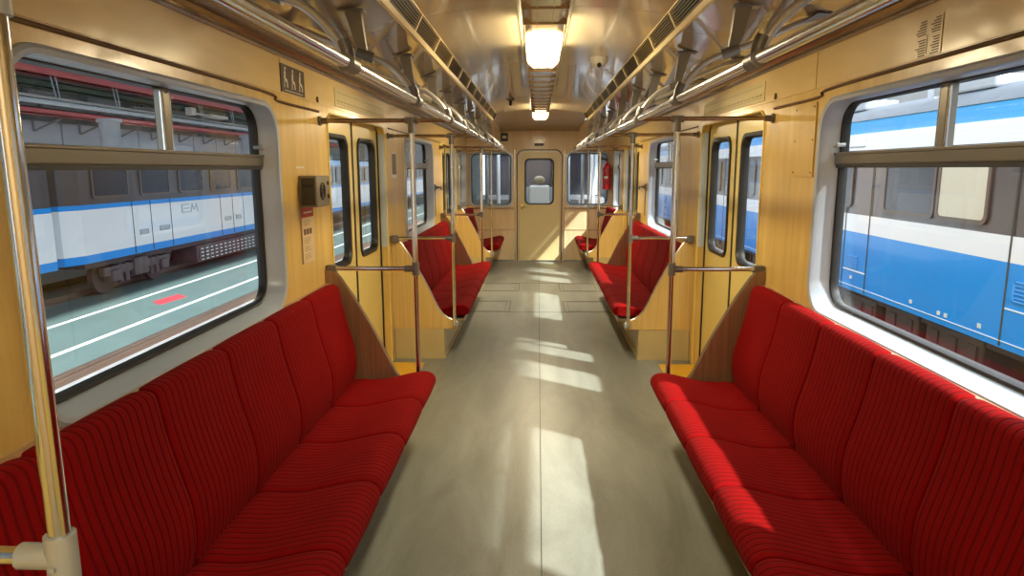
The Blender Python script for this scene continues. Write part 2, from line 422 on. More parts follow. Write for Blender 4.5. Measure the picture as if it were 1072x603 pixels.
# trims on the bulkhead: ledge, lower seam, chrome verticals, chrome door arch, skirting
bm = B()
for s in (-1, 1):
    box(bm, s*.43, s*1.25, FAR-.035, FAR, .925, .945, .004)
    box(bm, s*.43, s*1.25, FAR-.006, FAR, .555, .563)
    box(bm, s*.415, s*.435, FAR-.012, FAR, .0, 1.93)
    box(bm, s*.435, s*1.25, FAR-.01, FAR, .0, .04)
obj('trim_14', bm, M['chrome'], kind='structure')
bm = B()
ar = [(-.385, 0.0), (-.385, 1.80)]+[(-.265+.12*math.cos(t), 1.80+.12*math.sin(t)) for t in [PI-k*PI/12 for k in range(1, 7)]]+[(.265+.12*math.cos(t), 1.80+.12*math.sin(t)) for t in [PI/2-k*PI/12 for k in range(0, 6)]]+[(.385, 1.80), (.385, 0.0)]
tube(bm, [(x, FAR-.006, z) for x, z in ar], .011, 8)
obj('trim_15', bm, M['cornice'], kind='structure', smooth=True)

# bulkhead door
d = struct_empty('door_1', (0, FAR, 0))
bm = prism(B(), [(-.352, .01)]+[(x*.98, z-.005) for x, z in dh[1:-1]]+[(.352, .01)], [rrect(-.235, .23, 1.015, 1.76, .07)], 'y', .01, .045)
obj('door_panel', bm, M['cream'], d)
bm = B(); Lo = lambda i, y: [(a, y, b) for a, b in rrect(-.258+i, .252-i, .995+i, 1.782-i, .085-i*.5)]
loft(bm, [Lo(0, .012), Lo(.003, -.006), Lo(.02, -.006), Lo(.03, .02)]); obj('window_gasket', bm, M['rubber'], d, smooth=True)
bm = B(); prism(bm, rrect(-.236, .231, 1.014, 1.761, .07), [], 'y', .022, .027); obj('pane', bm, M['glass_end'], d)
bm = B(); tube(bm, [(-.31, .01, .955), (-.31, -.04, .955), (-.24, -.045, .955)], .009, 8); box(bm, -.328, -.292, -.004, .012, .91, 1.0, .003)
obj('door_handle', bm, M['brass'], d, smooth=True)
bm = B(); box(bm, -.352, .352, -.004, .012, .012, .03); obj('kick_strip', bm, M['steel'], d)

# bulkhead windows
def end_window(n, x0, x1):
    w = struct_empty('window_%d' % n, (0, FAR, 0))
    L = lambda i, y: [(a, y, b) for a, b in rrect(x0+i, x1-i, .97+i, 1.885-i, .10-i*.4)]
    bm = B(); loft(bm, [L(-.012, .0), L(-.01, -.014), L(.014, -.018), L(.024, -.004), L(.03, .045)])
    obj('window_frame', bm, M['frame'], w, smooth=True)
    bm = B(); loft(bm, [L(.022, .004), L(.026, -.004), L(.036, -.002), L(.040, .04)]); obj('gasket', bm, M['rubber'], w, smooth=True)
    bm = B(); prism(bm, [(a, b) for a, b in rrect(x0+.03, x1-.03, 1.0, 1.855, .08)], [], 'y', .03, .035); obj('pane', bm, M['glass_end'], w)
end_window(1, -1.20, -.465); end_window(2, .455, 1.19)

# side windows
def side_window(n, s, y0, y1, narrow=False):
    w = struct_empty('window_%d' % n, (s*W, (y0+y1)/2, 0))
    h = (y1-y0)/2
    def L(dy, z0, z1, x, r):      # dy = inset
        return [(s*(x-W), a, b) for a, b in rrect(-h+dy, h-dy, z0, z1, r)]
    bm = B()
    loft(bm, [L(0, .935, 1.905, W+.002, .15), L(.002, .937, 1.903, W-.012, .15), L(.012, .947, 1.893, W-.018, .142), L(.028, .960, 1.880, W-.014, .13),
              L(.036, .967, 1.876, W+.0, .125), L(.058, .982, 1.880, W+.075, .115), L(.062, .984, 1.882, W+.095, .115)])
    obj('window_frame', bm, M['frame'], w, smooth=True)
    bm = B()
    loft(bm, [L(.056, .978, 1.888, W+.074, .115), L(.061, .984, 1.884, W+.064, .11), L(.072, .993, 1.876, W+.066, .10), L(.077, .998, 1.872, W+.078, .09), L(.077, .998, 1.872, W+.1, .09)])
    obj('gasket', bm, M['rubber'], w, smooth=True)
    bm = B(); box(bm, s*.045, s*.095, -h+.06, h-.06, 1.615, 1.662, .006)
    box(bm, s*.040, s*.05, -h+.06, h-.06, 1.657, 1.668, .002)
    obj('crossbar', bm, M['bronze'], w)
    bm = B(); box(bm, s*.05, s*.09, -h+.07, h-.07, 1.601, 1.616); obj('crossbar_seal', bm, M['rubber'], w)
    bm = B()
    if not narrow:
        box(bm, s*.055, s*.09, -.022, .022, 1.66, 1.876, .004)
        obj('mullion', bm, M['bronze'], w)
        bm = B(); box(bm, s*.058, s*.062, -.032, -.024, 1.667, 1.868); box(bm, s*.06, s*.09, .023, .036, 1.667, 1.868)
        obj('sash_edge', bm, M['chrome'], w)
    bm = B(); prism(bm, rrect(-h+.066, h-.066, 1.0, 1.612, [.1, .1, .005, .005]), [], 'x', s*.078, s*.082); obj('pane', bm, M['glass'], w)
    if narrow:
        bm = B(); prism(bm, rrect(-h+.066, h-.066, 1.664, 1.872, [.005, .005, .09, .09]), [], 'x', s*.078, s*.082); obj('pane', bm, M['glass'], w)
    else:
        bm = B(); prism(bm, rrect(-h+.066, -.02, 1.664, 1.872, [.005, .005, .005, .09]), [], 'x', s*.070, s*.074); obj('pane', bm, M['glass'], w)
        bm = B(); prism(bm, rrect(.02, h-.066, 1.664, 1.872, [.005, .005, .09, .005]), [], 'x', s*.080, s*.084); obj('pane', bm, M['glass'], w)
        bm = B(); tube(bm, [(s*.07, h-.10, 1.70), (s*.035, h-.10, 1.70)], .009, 10); ball(bm, (s*.035, h-.10, 1.70), .013)
        obj('sash_knob', bm, M['clamp'], w, smooth=True)
k = 3
for s in (-1, 1):
    for i, (a, b) in enumerate(WINS):
        side_window(k, s, a, b, narrow=(i == 2)); k += 1

# side doors
def side_door(n, s, c):
    d = struct_empty('door_%d' % n, (s*W, c, 0))
    for q in (-1, 1):
        y0, y1 = (q*.012, q*.83)
        a, b = min(y0, y1), max(y0, y1)
        g0, g1 = sorted((q*.125, q*.645))
        bm = prism(B(), [(a, .01), (b, .01), (b, 1.99), (a, 1.99)], [rrect(g0+.018, g1-.018, .985, 1.805, .075)], 'x', s*.062, s*.098)
        leaf = obj('door_leaf', bm, M['door_yellow'], d)
        L = lambda i, x: [(s*x, p, z) for p, z in rrect(g0+i, g1-i, .965+i, 1.825-i, .09-i*.5)]
        bm = B(); loft(bm, [L(0, .063), L(.003, .050), L(.024, .050), L(.034, .068), L(.034, .1)]); obj('window_gasket', bm, M['rubber'], leaf, smooth=True)
        bm = B(); prism(bm, rrect(g0+.02, g1-.02, .987, 1.803, .07), [], 'x', s*.078, s*.082); obj('pane', bm, M['glass'], leaf)
        bm = B(); box(bm, s*.056, s*.1, *sorted((q*.001, q*.012)), .01, 1.98); obj('edge_seal', bm, M['rubber'], leaf)
        bm = B(); box(bm, s*.052, s*.062, *sorted((q*.742, q*.755)), .01, 1.92); obj('jamb_seal', bm, M['rubber'], d)
    bm = B(); box(bm, s*.002, s*.05, .748, .7545, .98, 1.88); obj('jamb_strip', bm, M['frame'], d)
    # arch trim round the opening
    bm = B(); T = 1.93; r = .09
    pts = [(-.75, .01), (-.75, T-r)]+[(-.75+r+r*math.cos(t), T-.005-r+r*math.sin(t)) for t in [PI-k*PI/10 for k in range(1, 6)]]+[(.75-r+r*math.cos(t), T-.005-r+r*math.sin(t)) for t in [PI/2-k*PI/10 for k in range(5)]]+[(.75, T-r), (.75, .01)]
    tube(bm, [(s*-.003, p, z) for p, z in pts], .006, 8); obj('opening_trim', bm, M['door_yellow'], d, smooth=True)
k = 2
for s in (-1, 1):
    for c in [DOOR_BACK]+DOORS:
        side_door(k, s, c); k += 1

# ------------------------------------------------------------------ benches
PITCH = .47
BACK = [(1.246, .90), (1.245, .938), (1.228, .957), (1.20, .966), (1.172, .964), (1.152, .948), (1.142, .91), (1.132, .85), (1.112, .76), (1.088, .67), (1.070, .60), (1.064, .53), (1.066, .47), (1.078, .42), (1.09, .40), (1.20, .40), (1.246, .42)]
SEAT = [(1.12, .38), (1.085, .405), (1.05, .415), (.98, .413), (.90, .418), (.82, .436), (.74, .455), (.69, .463), (.655, .461), (.628, .448), (.612, .428), (.608, .405), (.618, .380), (.645, .365), (.75, .355), (1.0, .335), (1.12, .345)]
def refine(poly, n=3):
    P = [(a, 0, b) for a, b in poly]
    return [(p[0], p[2]) for p in curve(P+[P[0]], n)[:-1]]
def cushion(s, poly, width):
    prof = refine(poly)
    cx = sum(p[0] for p in prof)/len(prof); cz = sum(p[1] for p in prof)/len(prof)
    bm = B(); loops = []
    ys = [0, .004, .012, .028, .055, .1, .16, .22]; ys = ys+[width/2]+[width-y for y in reversed(ys)]
    for y in ys:
        u = min(y, width-y)
        ins = .009*max(0, 1-u/.03)**2.2 + .003*max(0, 1-u/.235)**2
        lp = []
        n = len(prof)
        for i, (x, z) in enumerate(prof):
            x0, z0 = prof[i-1]; x1, z1 = prof[(i+1) % n]
            tx, tz = x1-x0, z1-z0; l = math.hypot(tx, tz) or 1
            nx, nz = tz/l, -tx/l
            if (x-cx)*nx+(z-cz)*nz < 0: nx, nz = -nx, -nz
            lp.append((s*(x-nx*ins), y, z-nz*ins))
        loops.append(lp)
    loft(bm, loops, cap=True)
    return bm
PAN = [(1.249, 1.03), (1.20, 1.025), (1.165, .985), (1.10, .885), (1.045, .79), (.99, .69), (.94, .59), (.90, .50), (.865, .43), (.83, .385), (.79, .355), (.745, .335), (.715, .325), (.712, .265), (1.249, .265)]
def bench(s, y0, y1, nseat, label, group, near_mat, far_mat, far_panel=True):
    """y0,y1: outer faces of the end panels"""
    t = thing('bench_seat', label, 'bench', (0, y0, 0), group)
    L = y1-y0
    seats_w = nseat*PITCH; off = .06 if far_panel else .06
    first = {}
    for i in range(nseat):
        for nm, poly in (('backrest', BACK), ('seat_cushion', SEAT)):
            if nm not in first:
                o = obj(nm, cushion(s, poly, PITCH-.001), M['fabric'], t, smooth=True)
                first[nm] = o
            else:
                o = first[nm].copy(); C.objects.link(o); o.parent = t
            o.location = (0, off+i*PITCH, 0)
    pan = [(s*x, z) for x, z in PAN]
    for i, (a, b) in enumerate([(0, .022)]+([(L-.022, L)] if far_panel else [])):
        mats = near_mat
        bm = prism(B(), pan, [], 'y', a, b)
        bm.normal_update()
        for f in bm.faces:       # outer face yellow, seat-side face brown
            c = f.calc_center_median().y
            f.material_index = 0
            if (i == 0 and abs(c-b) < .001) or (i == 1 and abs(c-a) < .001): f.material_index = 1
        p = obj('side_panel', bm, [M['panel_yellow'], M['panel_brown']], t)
        bm = B(); tube(bm, [(s*x, (a+b)/2, z+.002) for x, z in PAN[:13]], .0085, 8); obj('edge_trim', bm, M['steel'], p, smooth=True)
        bm = B(); box(bm, s*.70, s*.755, a-.02 if i == 0 else a, b if i == 0 else b+.02, .285, .325, .006); obj('pole_foot', bm, M['clamp'], p)
    bm = B(); box(bm, s*.825, s*1.245, .004, L-.004, 0.03, .264)
    box(bm, s*.815, s*1.245, .0, L, 0, .03)
    obj('plinth', bm, M['plinth'], t)
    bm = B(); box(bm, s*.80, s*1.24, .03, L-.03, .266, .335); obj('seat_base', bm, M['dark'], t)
    bm = B(); box(bm, s*.655, s*.80, .03, L-.03, .335, .352); box(bm, s*.648, s*.657, .03, L-.03, .325, .362); obj('front_rail', bm, M['steel'], t)
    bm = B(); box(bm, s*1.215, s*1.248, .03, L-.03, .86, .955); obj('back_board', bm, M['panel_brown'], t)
    return t
bench(-1, .90, 3.86, 6, 'long red plush bench on the left, nearest the camera, below the big window', None, 0, 0)
bench(1, .90, 3.86, 6, 'long red plush bench on the right, nearest the camera, sunlit along its front', None, 0, 0)
bench(-1, 5.64, 8.60, 6, 'red plush bench on the left between the two side doors', None, 0, 0)
bench(1, 5.64, 8.60, 6, 'red plush bench on the right between the two side doors', None, 0, 0)
bench(-1, 10.42, 11.87, 3, 'short red corner bench at the far left by the bulkhead', None, 0, 0, far_panel=False)
bench(1, 10.42, 11.87, 3, 'short red corner bench at the far right below the fire extinguisher', None, 0, 0, far_panel=False)

# ------------------------------------------------------------------ poles with their rails
XP, XR, ZR, ZT = .73, .517, 1.039, 1.868
def pole(s, y, label, top=True, near=False):
    t = thing('grab_pole', label, 'pole', (s*XP, y, 0))
    bm = B(); tube(bm, [(0, 0, .30), (0, 0, ZT+.01)], .0155, 16); obj('upright', bm, M['chrome'], t, smooth=True)
    bm = B(); tube(bm, [(0, 0, ZR), (s*(W-XP-.012), 0, ZR)], .0135, 12); obj('side_rail', bm, M['chrome'], t, smooth=True)
    cm = M['clamp'] if near else M['clamp_dark']
    bm = B(); tube(bm, [(0, 0, ZR-.036), (0, 0, ZR+.036)], .0215, 16); tube(bm, [(0, 0, ZR), (s*.062, 0, ZR)], .0195, 14)
    tube(bm, [(0, -.022, ZR-.008), (0, -.026, ZR-.008)], .005, 8)
    obj('rail_clamp', bm, cm, t, smooth=True)
    bm = B(); box(bm, s*(W-XP-.062), s*(W-XP-.003), -.022, .022, ZR-.04, ZR+.022, .008); obj('wall_bracket', bm, M['clamp_dark'], t)
    bm = B(); tube(bm, [(-s*(XP-XR-.018), 0, ZT), (s*(W-XP-.02), 0, ZT)], .0125, 12); obj('cross_rail', bm, M['cornice'], t, smooth=True)
    bm = B(); tube(bm, [(0, 0, ZT-.07), (0, 0, ZT+.01)], .021, 14); tube(bm, [(-.035, 0, ZT), (.035, 0, ZT)], .0185, 14); obj('top_clamp', bm, cm, t, smooth=True)
    bm = B(); tube(bm, [(s*(W-XP-.05), 0, ZT), (s*(W-XP-.012), 0, ZT)], .017, 12); tube(bm, [(s*(W-XP-.014), 0, ZT), (s*(W-XP-.001), 0, ZT)], .026, 14); obj('wall_flange', bm, M['clamp_dark'], t, smooth=True)
    return t
for s, side in ((-1, 'left'), (1, 'right')):
    for y, lab in ((.90, None), (3.862, 'far end of the nearest %s bench'),
                   (5.64, 'near end of the middle bench on the %s'),
                   (8.60, 'far end of the middle bench on the %s'), (10.42, 'short corner bench at the far %s')):
        if lab is None:
            if s == -1: pole(s, y, 'thick chrome pole with a light grey clamp at the left edge of the picture', near=True)
            continue
        pole(s, y-.012 if y > 5 else y+.0, 'chrome pole with grey clamps at the '+(lab % side))

# ------------------------------------------------------------------ overhead handrails on curved hangers
HANG = [(1.05, 2.170), (.97, 2.148), (.87, 2.105), (.79, 2.072), (.712, 2.046), (.64, 2.018), (.585, 1.975), (.545, 1.925), (.520, 1.868)]
for s, side in ((-1, 'left'), (1, 'right')):
    t = thing('overhead_handrail', 'chrome handrail running under the %s side of the ceiling on curved hangers' % side, 'handrail', (s*XR, .9, ZT))
    bm = B(); tube(bm, [(0, 0, 0), (0, 9.52, 0)], .0155, 14); obj('rail', bm, M['chrome'], t, smooth=True)
    hy = [1.82, 2.80, 3.862, 4.75, 5.63, 6.6, 7.6, 8.59, 9.5, 10.41]
    base = None
    for y in hy:
        if base is None:
            pts = curve([(s*(x-XR), 0, z-ZT) for x, z in HANG], 4)
            bm = B(); tube(bm, pts, .0125, 12); h = obj('hanger', bm, M['hanger'], t, smooth=True); h.location = (0, y-.9, 0)
            bm = B()                                            # tapered strut
            L = [(.722, 2.05, .018, .010), (.737, 2.12, .023, .012), (.750, 2.18, .029, .014), (.757, 2.222, .033, .016)]
            loft(bm, [[(s*(x-XR)-a, -b, z-ZT), (s*(x-XR)+a, -b, z-ZT), (s*(x-XR)+a, b, z-ZT), (s*(x-XR)-a, b, z-ZT)] for x, z, a, b in L], cap=True)
            obj('strut', bm, M['bracket'], h)
            bm = B(); box(bm, s*(.765-XR)-.055, s*(.765-XR)+.055, -.03, .03, 2.208-ZT, 2.217-ZT, .003); obj('strut_plate', bm, M['bracket'], h)
            bm = B(); tube(bm, [(s*(.745-XR), 0, 2.058-ZT), (s*(.680-XR), 0, 2.034-ZT)], .021, 12); obj('strut_clamp', bm, M['bracket'], h, smooth=True)
            bm = B(); loft(bm, [[(s*(1.09-XR), -.055, 2.172-ZT), (s*(1.02-XR), -.055, 2.174-ZT), (s*(1.02-XR), .055, 2.174-ZT), (s*(1.09-XR), .055, 2.172-ZT)],
                                [(s*(1.06-XR), -.02, 2.160-ZT), (s*(.97-XR), -.016, 2.145-ZT), (s*(.97-XR), .016, 2.145-ZT), (s*(1.06-XR), .02, 2.160-ZT)]], cap=True)
            obj('ceiling_plate', bm, M['bracket'], h)
            bm = B(); tube(bm, [(0, -.035, 0), (0, .035, 0)], .0225, 14); tube(bm, [(0, 0, 0), (s*.006, 0, .035), (s*.016, 0, .06)], .0175, 12); obj('rail_clamp', bm, M['clamp_dark'], h, smooth=True)
            base = h
        else:
            h = base.copy(); C.objects.link(h); h.parent = t; h.location = (0, y-.9, 0)
            for ch in base.children:
                c = ch.copy(); C.objects.link(c); c.parent = h

# ------------------------------------------------------------------ ventilation grilles along the ceiling
for s, side in ((-1, 'left'), (1, 'right')):
    t = thing('ventilation_grille', 'long dark ventilation grille with a cream edge along the %s of the ceiling' % side, 'vent', (0, NEAR, 0))
    L = 9.25-NEAR
    A, Bt = Vector((.625, 2.240)), Vector((.580, 2.332))   # lower / upper edge of the slanted face
    def P(u, d=0):            # u along the face from lower to upper, d depth outward
        n = Vector((Bt.y-A.y, -(Bt.x-A.x))).normalized()
        q = A+(Bt-A)*u+n*d; return (s*q.x, q.y)
    def strip(u0, u1, d0, d1, y0=0, y1=L, bm=None):
        bm = bm or B(); pr = [P(u0, d0), P(u1, d0), P(u1, d1), P(u0, d1)]
        loft(bm, [[(x, y, z) for x, z in pr] for y in (y0, y1)], cap=True); return bm
    obj('duct', strip(0, 1, .03, .035), M['dark'], t)
    bm = strip(-.10, .12, -.008, .03); strip(.92, 1.05, -.006, .03, bm=bm); obj('edge_trim', bm, M['vent_trim'], t)
    bm = B()
    for i in range(6):
        u = .20+i*.125; strip(u, u+.028, .0, .022, bm=bm)
    obj('louvre', bm, M['slat'], t)
    for k in range(int(L/.6)):
        obj('divider', strip(.1, .94, -.003, .026, .1+k*.6, .118+k*.6), M['vent_trim'], t)
    obj('end_cap', strip(-.1, 1.05, -.01, .06, L-.01, L+.015), M['dark'], t)

# ------------------------------------------------------------------ ceiling lamp tray and lamps
bm = B()
for a, b in ((NEAR, FAR-2.64),):
    for q in (-1, 1):
        box(bm, q*.118, q*.132, a, b, 2.352, 2.372)
        box(bm, q*.098, q*.104, a, b, 2.27, 2.37)
tray = obj('trim_16', bm, M['lamp_edge'], kind='structure')
bm = B()
for i, (a, b) in enumerate(((NEAR, -.9), (-.3, 3.62), (4.48, 8.35), (9.10, 9.24))):
    bev = [(-.098, 2.36), (-.098, 2.275), (-.06, 2.262), (.06, 2.262), (.098, 2.275), (.098, 2.36)]
    loft(bm, [[(x, y, z) for x, z in bev] for y in (a, b)], cap=True)
obj('tray_cover', bm, M['lamp_body'], tray)
bm = B()
y = -.1
while y < 9.2:
    if not (3.6 < y < 4.5 or 8.33 < y < 9.12):
        box(bm, -.1, .1, y, y+.006, 2.256, 2.28)
        for q in (-.035, .035): box(bm, q-.002, q+.002, y, y+.3, 2.258, 2.264)
    y += .31
obj('tray_joint', bm, M['cornice'], tray)
for y0, y1, lab in ((3.64, 4.46, 'glowing warm ceiling lamp above the first pair of side doors'), (8.37, 9.08, 'glowing warm ceiling lamp above the second pair of side doors')):
    t = thing('ceiling_light', lab, 'ceiling light', (0, (y0+y1)/2, 2.26)); h = (y1-y0)/2
    bm = B(); bev = [(-.096, .09), (-.096, 0.0), (-.062, -.035), (.062, -.035), (.096, 0.0), (.096, .09)]
    loft(bm, [[(x, yy, z) for x, z in bev] for yy in (-h, h)], cap=True); obj('diffuser', bm, M['lamp'], t)
    bm = B()
    for q in (-h, h-.012): loft(bm, [[(x*1.03, yy, z*1.05) for x, z in bev] for yy in (q, q+.012)], cap=True)
    for q in (-.03, .03): tube(bm, [(q, -h, -.037), (q, h, -.037)], .0025, 6)
    obj('lamp_rib', bm, M['lamp_edge'], t)
# smoke detector and ceiling hook
t = thing('smoke_detector', 'round cream detector on the ceiling right of the lit lamp', 'detector', (.385, 4.9, 2.35))
bm = B(); L = [(.001, -.062), (.025, -.060), (.048, -.048), (.060, -.028), (.063, 0), (.063, .012)]
loft(bm, [[(r*math.cos(2*PI*k/20), r*math.sin(2*PI*k/20), z) for k in range(20)] for r, z in L], cap=True); obj('housing', bm, M['white'], t, smooth=True)
bm = B(); tube(bm, [(0, -.03, -.03), (0, -.045, -.062)], [.02, .014], 10); obj('sensor_head', bm, M['black'], t, smooth=True)
t = thing('ceiling_hook', 'small dark knob under the ceiling left of the far lamp', 'hook', (-.33, 7.7, 2.352))
bm = B(); tube(bm, [(0, 0, .004), (0, 0, -.01)], .045, 14); obj('base_plate', bm, M['bracket'], t, smooth=True)
bm = B(); tube(bm, [(0, 0, -.01), (0, 0, -.035), (0, .012, -.05)], [.02, .016, .012], 10); ball(bm, (0, .012, -.05), .018); obj('knob', bm, M['black'], t, smooth=True)

# ------------------------------------------------------------------ notices and small fittings on the walls
def sheet(name, lab, cat, s, y0, y1, z0, z1, mat, th=.004, r=.006):
    bm = prism(B(), rrect(y0, y1, z0, z1, r, 3), [], 'x', s*(W+.001), s*(W-.004-th))
    return tag(obj(name, bm, mat), lab, cat)
X0 = W-.0082
def dots(bm, s, rects, x=None, th=.0012):
    x = X0 if x is None else x
    for (a, b, c, d) in rects: box(bm, s*x, s*(x-th), a, b, c, d)
    return bm
o = sheet('priority_seat_sign', 'dark brown sign with three white seated figures on the left wall', 'sign', -1, 3.30, 3.63, 1.968, 2.098, M['sign_brown'])
bm = B()
for k in range(3):      # seated figures: head, back, thigh, shin, plus a small extra mark
    y = 3.345+k*.105
    ball(bm, (-X0, y+.012, 2.078), .009, (.15, 1, 1), 10)
    for pts, r in (([(y+.008, 2.066), (y+.0, 2.03)], .010), ([(y+.0, 2.03), (y+.032, 2.022)], .008), ([(y+.032, 2.022), (y+.036, 1.993)], .006), ([(y-.004, 2.02), (y-.004, 1.99)], .004)):
        (a, b), (c, d) = pts
        n = Vector((d-b, -(c-a))).normalized()*r
        vs = [(-X0, a+n.x, b+n.y), (-X0, c+n.x, d+n.y), (-X0, c-n.x, d-n.y), (-X0, a-n.x, b-n.y)]
        loft(bm, [vs, [(p[0]+.0012, p[1], p[2]) for p in vs]], cap=True)
dots(bm, -1, [(3.34, 3.59, 1.976, 1.979)])
obj('pictogram', bm, M['sign_cream'], o)
for s, a, b, lab in ((-1, 4.17, 5.50, 'long cream route map strip above the first left side door'), (1, 4.02, 5.45, 'long cream route map strip above the first right side door')):
    o = sheet('route_map', lab, 'notice', s, a, b, 1.975, 2.085, M['map_paper'])
    bm = B(); dots(bm, s, [(a+.03, b-.03, 2.010, 2.013), (a+.03, b-.03, 1.995, 1.997), (a+.03, b-.03, 2.06, 2.062)])
    dots(bm, s, [(a+.06+k*.075, a+.065+k*.075, 2.005, 2.018) for k in range(int((b-a-.1)/.075))])
    obj('route_line', bm, M['map_line'], o)
o = thing('printed_list', 'two column list of dark lines printed on the header board above the right window', 'notice', (0, 0, 0))
bm = prism(B(), rrect(2.315, 2.475, 1.962, 2.082, .004, 2), [], 'x', W-.0045, W-.0055); obj('backing', bm, M['header'], o)
bm = B()
for c, y in enumerate((2.325, 2.405)):
    z = 2.076
    for k in range(13):
        if k == 6: z -= .009
        w = random.uniform(.035, .062); 
        if k in (0, 7): w *= .6
        dots(bm, 1, [(y, y+w, z-.0035, z)], x=W-.0055); z -= .0082
dots(bm, 1, [(2.394, 2.396, 1.97, 2.03)], x=W-.0055)
obj('text_line', bm, M['ink'], o)
# intercom and notice beneath
t = thing('intercom_box', 'grey metal intercom box on the left wall before the first side door', 'intercom', (-W, 3.585, 1.49))
bm = B(); box(bm, .0, .095, -.105, .105, -.08, .08, .006); obj('housing', bm, M['box_grey'], t)
bm = B(); box(bm, .012, .085, -.109, -.104, -.07, .07, .002); obj('side_plate', bm, M['box_dark'], t)
bm = B(); box(bm, .02, .078, -.112, -.108, .02, .038); obj('slot', bm, M['black'], t)
bm = B()
for r in (.014, .028, .042): 
    pts = [(.0965, .0-.02+r*math.cos(a), r*math.sin(a)) for a in [2*PI*k/16 for k in range(17)]]
    tube(bm, pts, .0035, 6)
obj('speaker_rings', bm, M['box_dark'], t)
bm = B(); tube(bm, [(.094, .075, .04), (.101, .075, .04)], .011, 12); tube(bm, [(.094, .075, -.03), (.101, .075, -.03)], .011, 12); obj('button', bm, M['box_dark'], t, smooth=True)
o = sheet('passenger_notice', 'white paper notice with a red top band under the intercom box', 'notice', -1, 3.475, 3.66, 1.115, 1.405, M['paper'])
bm = B(); dots(bm, -1, [(3.476, 3.659, 1.355, 1.404)]); obj('header_band', bm, M['red'], o)
bm = B(); dots(bm, -1, [(3.50, 3.63, 1.376, 1.384)], x=W-.0095); obj('header_text', bm, M['sign_cream'], o)
bm = B()
dots(bm, -1, [(3.50+k*.045, 3.53+k*.045, 1.265, 1.295) for k in range(3)]); obj('pictogram', bm, M['ink'], o)
bm = B()
dots(bm, -1, [(3.495, 3.495+random.uniform(.07, .13), z, z+.003) for z in (1.338, 1.330, 1.322, 1.314, 1.245, 1.236, 1.227, 1.218, 1.20, 1.19, 1.18, 1.16, 1.15, 1.14)]); obj('text_line', bm, M['map_line'], o)
o = tag(obj('wall_decal', dots(B(), -1, [(3.46+k*.03, 3.482+k*.03, 1.608, 1.617) for k in range(4)], x=W+.0005), M['sign_cream']), 'tiny pale lettering stuck on the wall above the intercom', 'sticker')
o = sheet('picture_notice', 'small dark picture notice on the left pillar before the middle bench window', 'notice', -1, 5.72, 5.91, 1.53, 1.74, M['white'])
bm = B(); dots(bm, -1, [(5.735, 5.895, 1.56, 1.73)]); obj('picture', bm, plain('picture_brown', (.10, .045, .03), .5), o)
# access panel on the right wall
o = sheet('access_panel', 'flat maple access panel with small screws beside the right window', 'panel', 1, 3.27, 3.53, 1.56, 1.90, M['wall'], th=.003, r=.004)
bm = B()
for y in (3.29, 3.51):
    for z in (1.58, 1.73, 1.88): tube(bm, [(X0+.0012, y, z), (X0-.001, y, z)], .0045, 8)
obj('screw', bm, M['trimbrown'], o)
for s, lab in ((-1, 'small dark catch on the left header board before the route map'), (1, 'small dark catch on the right header board before the route map')):
    bm = B(); box(bm, s*(W-.004), s*(W-.014), 3.825, 3.84, 1.965, 1.995, .002); box(bm, s*(W-.003), s*(W-.008), 3.82, 3.845, 1.975, 1.985)
    tag(obj('latch', bm, M['trimbrown']), lab, 'latch')
# emergency brake handles
for s, y, lab in ((-1, 8.12, 'emergency brake handle on the left wall beyond the middle bench'), (1, 8.22, 'emergency brake handle on the right wall beyond the middle bench')):
    t = thing('emergency_handle', lab, 'handle', (s*W, y, 1.39))
    bm = B(); box(bm, -s*.0, -s*.02, -.03, .03, -.035, .035, .004); obj('bracket', bm, M['bracket'], t)
    bm = B(); tube(bm, [(-s*.03, 0, .0), (-s*.075, 0, .0), (-s*.085, 0, -.03)], .011, 8); ball(bm, (-s*.03, 0, 0), .018); obj('lever', bm, M['clamp_dark'], t, smooth=True)
    bm = B(); tube(bm, [(-s*.008, 0, -.035), (-s*.008, 0, -.34)], .006, 6); obj('rod', bm, M['steel'], t)
# bulkhead fittings
t = thing('camera_box', 'small black box with a pale icon high on the bulkhead, left', 'box', (-.60, FAR, 2.135))
bm = B(); box(bm, -.062, .062, -.03, 0, -.065, .065, .004); obj('housing', bm, M['black'], t)
bm = B(); box(bm, -.03, .035, -.032, -.0305, -.02, .022); obj('icon', bm, M['sign_cream'], t)
t = thing('door_sign', 'black plate above the bulkhead door', 'sign', (-.008, FAR, 2.01))
bm = B(); box(bm, -.078, .075, -.008, 0, -.022, .022, .003); obj('plate', bm, M['black'], t)
bm = B()
for k in range(7): box(bm, -.058+k*.017, -.046+k*.017, -.0092, -.008, -.007, .008)
obj('lettering', bm, M['slat'], t)
t = thing('twin_lamp', 'pair of small round pale lenses above the black door sign', 'lamp', (-.008, FAR, 2.115))
for q in (-.035, .035):
    bm = B(); tube(bm, [(q, 0, 0), (q, -.02, 0)], .024, 12); obj('lens', bm, M['white'], t, smooth=True)
# fire extinguisher
t = thing('fire_extinguisher', 'red fire extinguisher hung on the bulkhead at the far right', 'fire extinguisher', (1.135, FAR-.13, 1.25))
bm = B(); L = [(.02, 0), (.06, .004), (.072, .03), (.072, .36), (.06, .41), (.035, .44), (.024, .455), (.024, .475)]
loft(bm, [[(r*math.cos(2*PI*k/18), r*math.sin(2*PI*k/18), z) for k in range(18)] for r, z in L], cap=True); obj('cylinder', bm, M['ext_red'], t, smooth=True)
bm = B(); tube(bm, [(0, 0, .47), (0, 0, .51)], .02, 10); tube(bm, [(0, 0, .50), (-.07, -.01, .515), (-.15, -.01, .505)], [.016, .014, .01], 8); tube(bm, [(0, 0, .51), (-.1, 0, .55)], .008, 8)
obj('valve', bm, M['black'], t, smooth=True)
bm = B()
for z in (.12, .33):
    tube(bm, [(.076*math.cos(a), .076*math.sin(a), z) for a in [2*PI*k/18 for k in range(19)]], .005, 6)
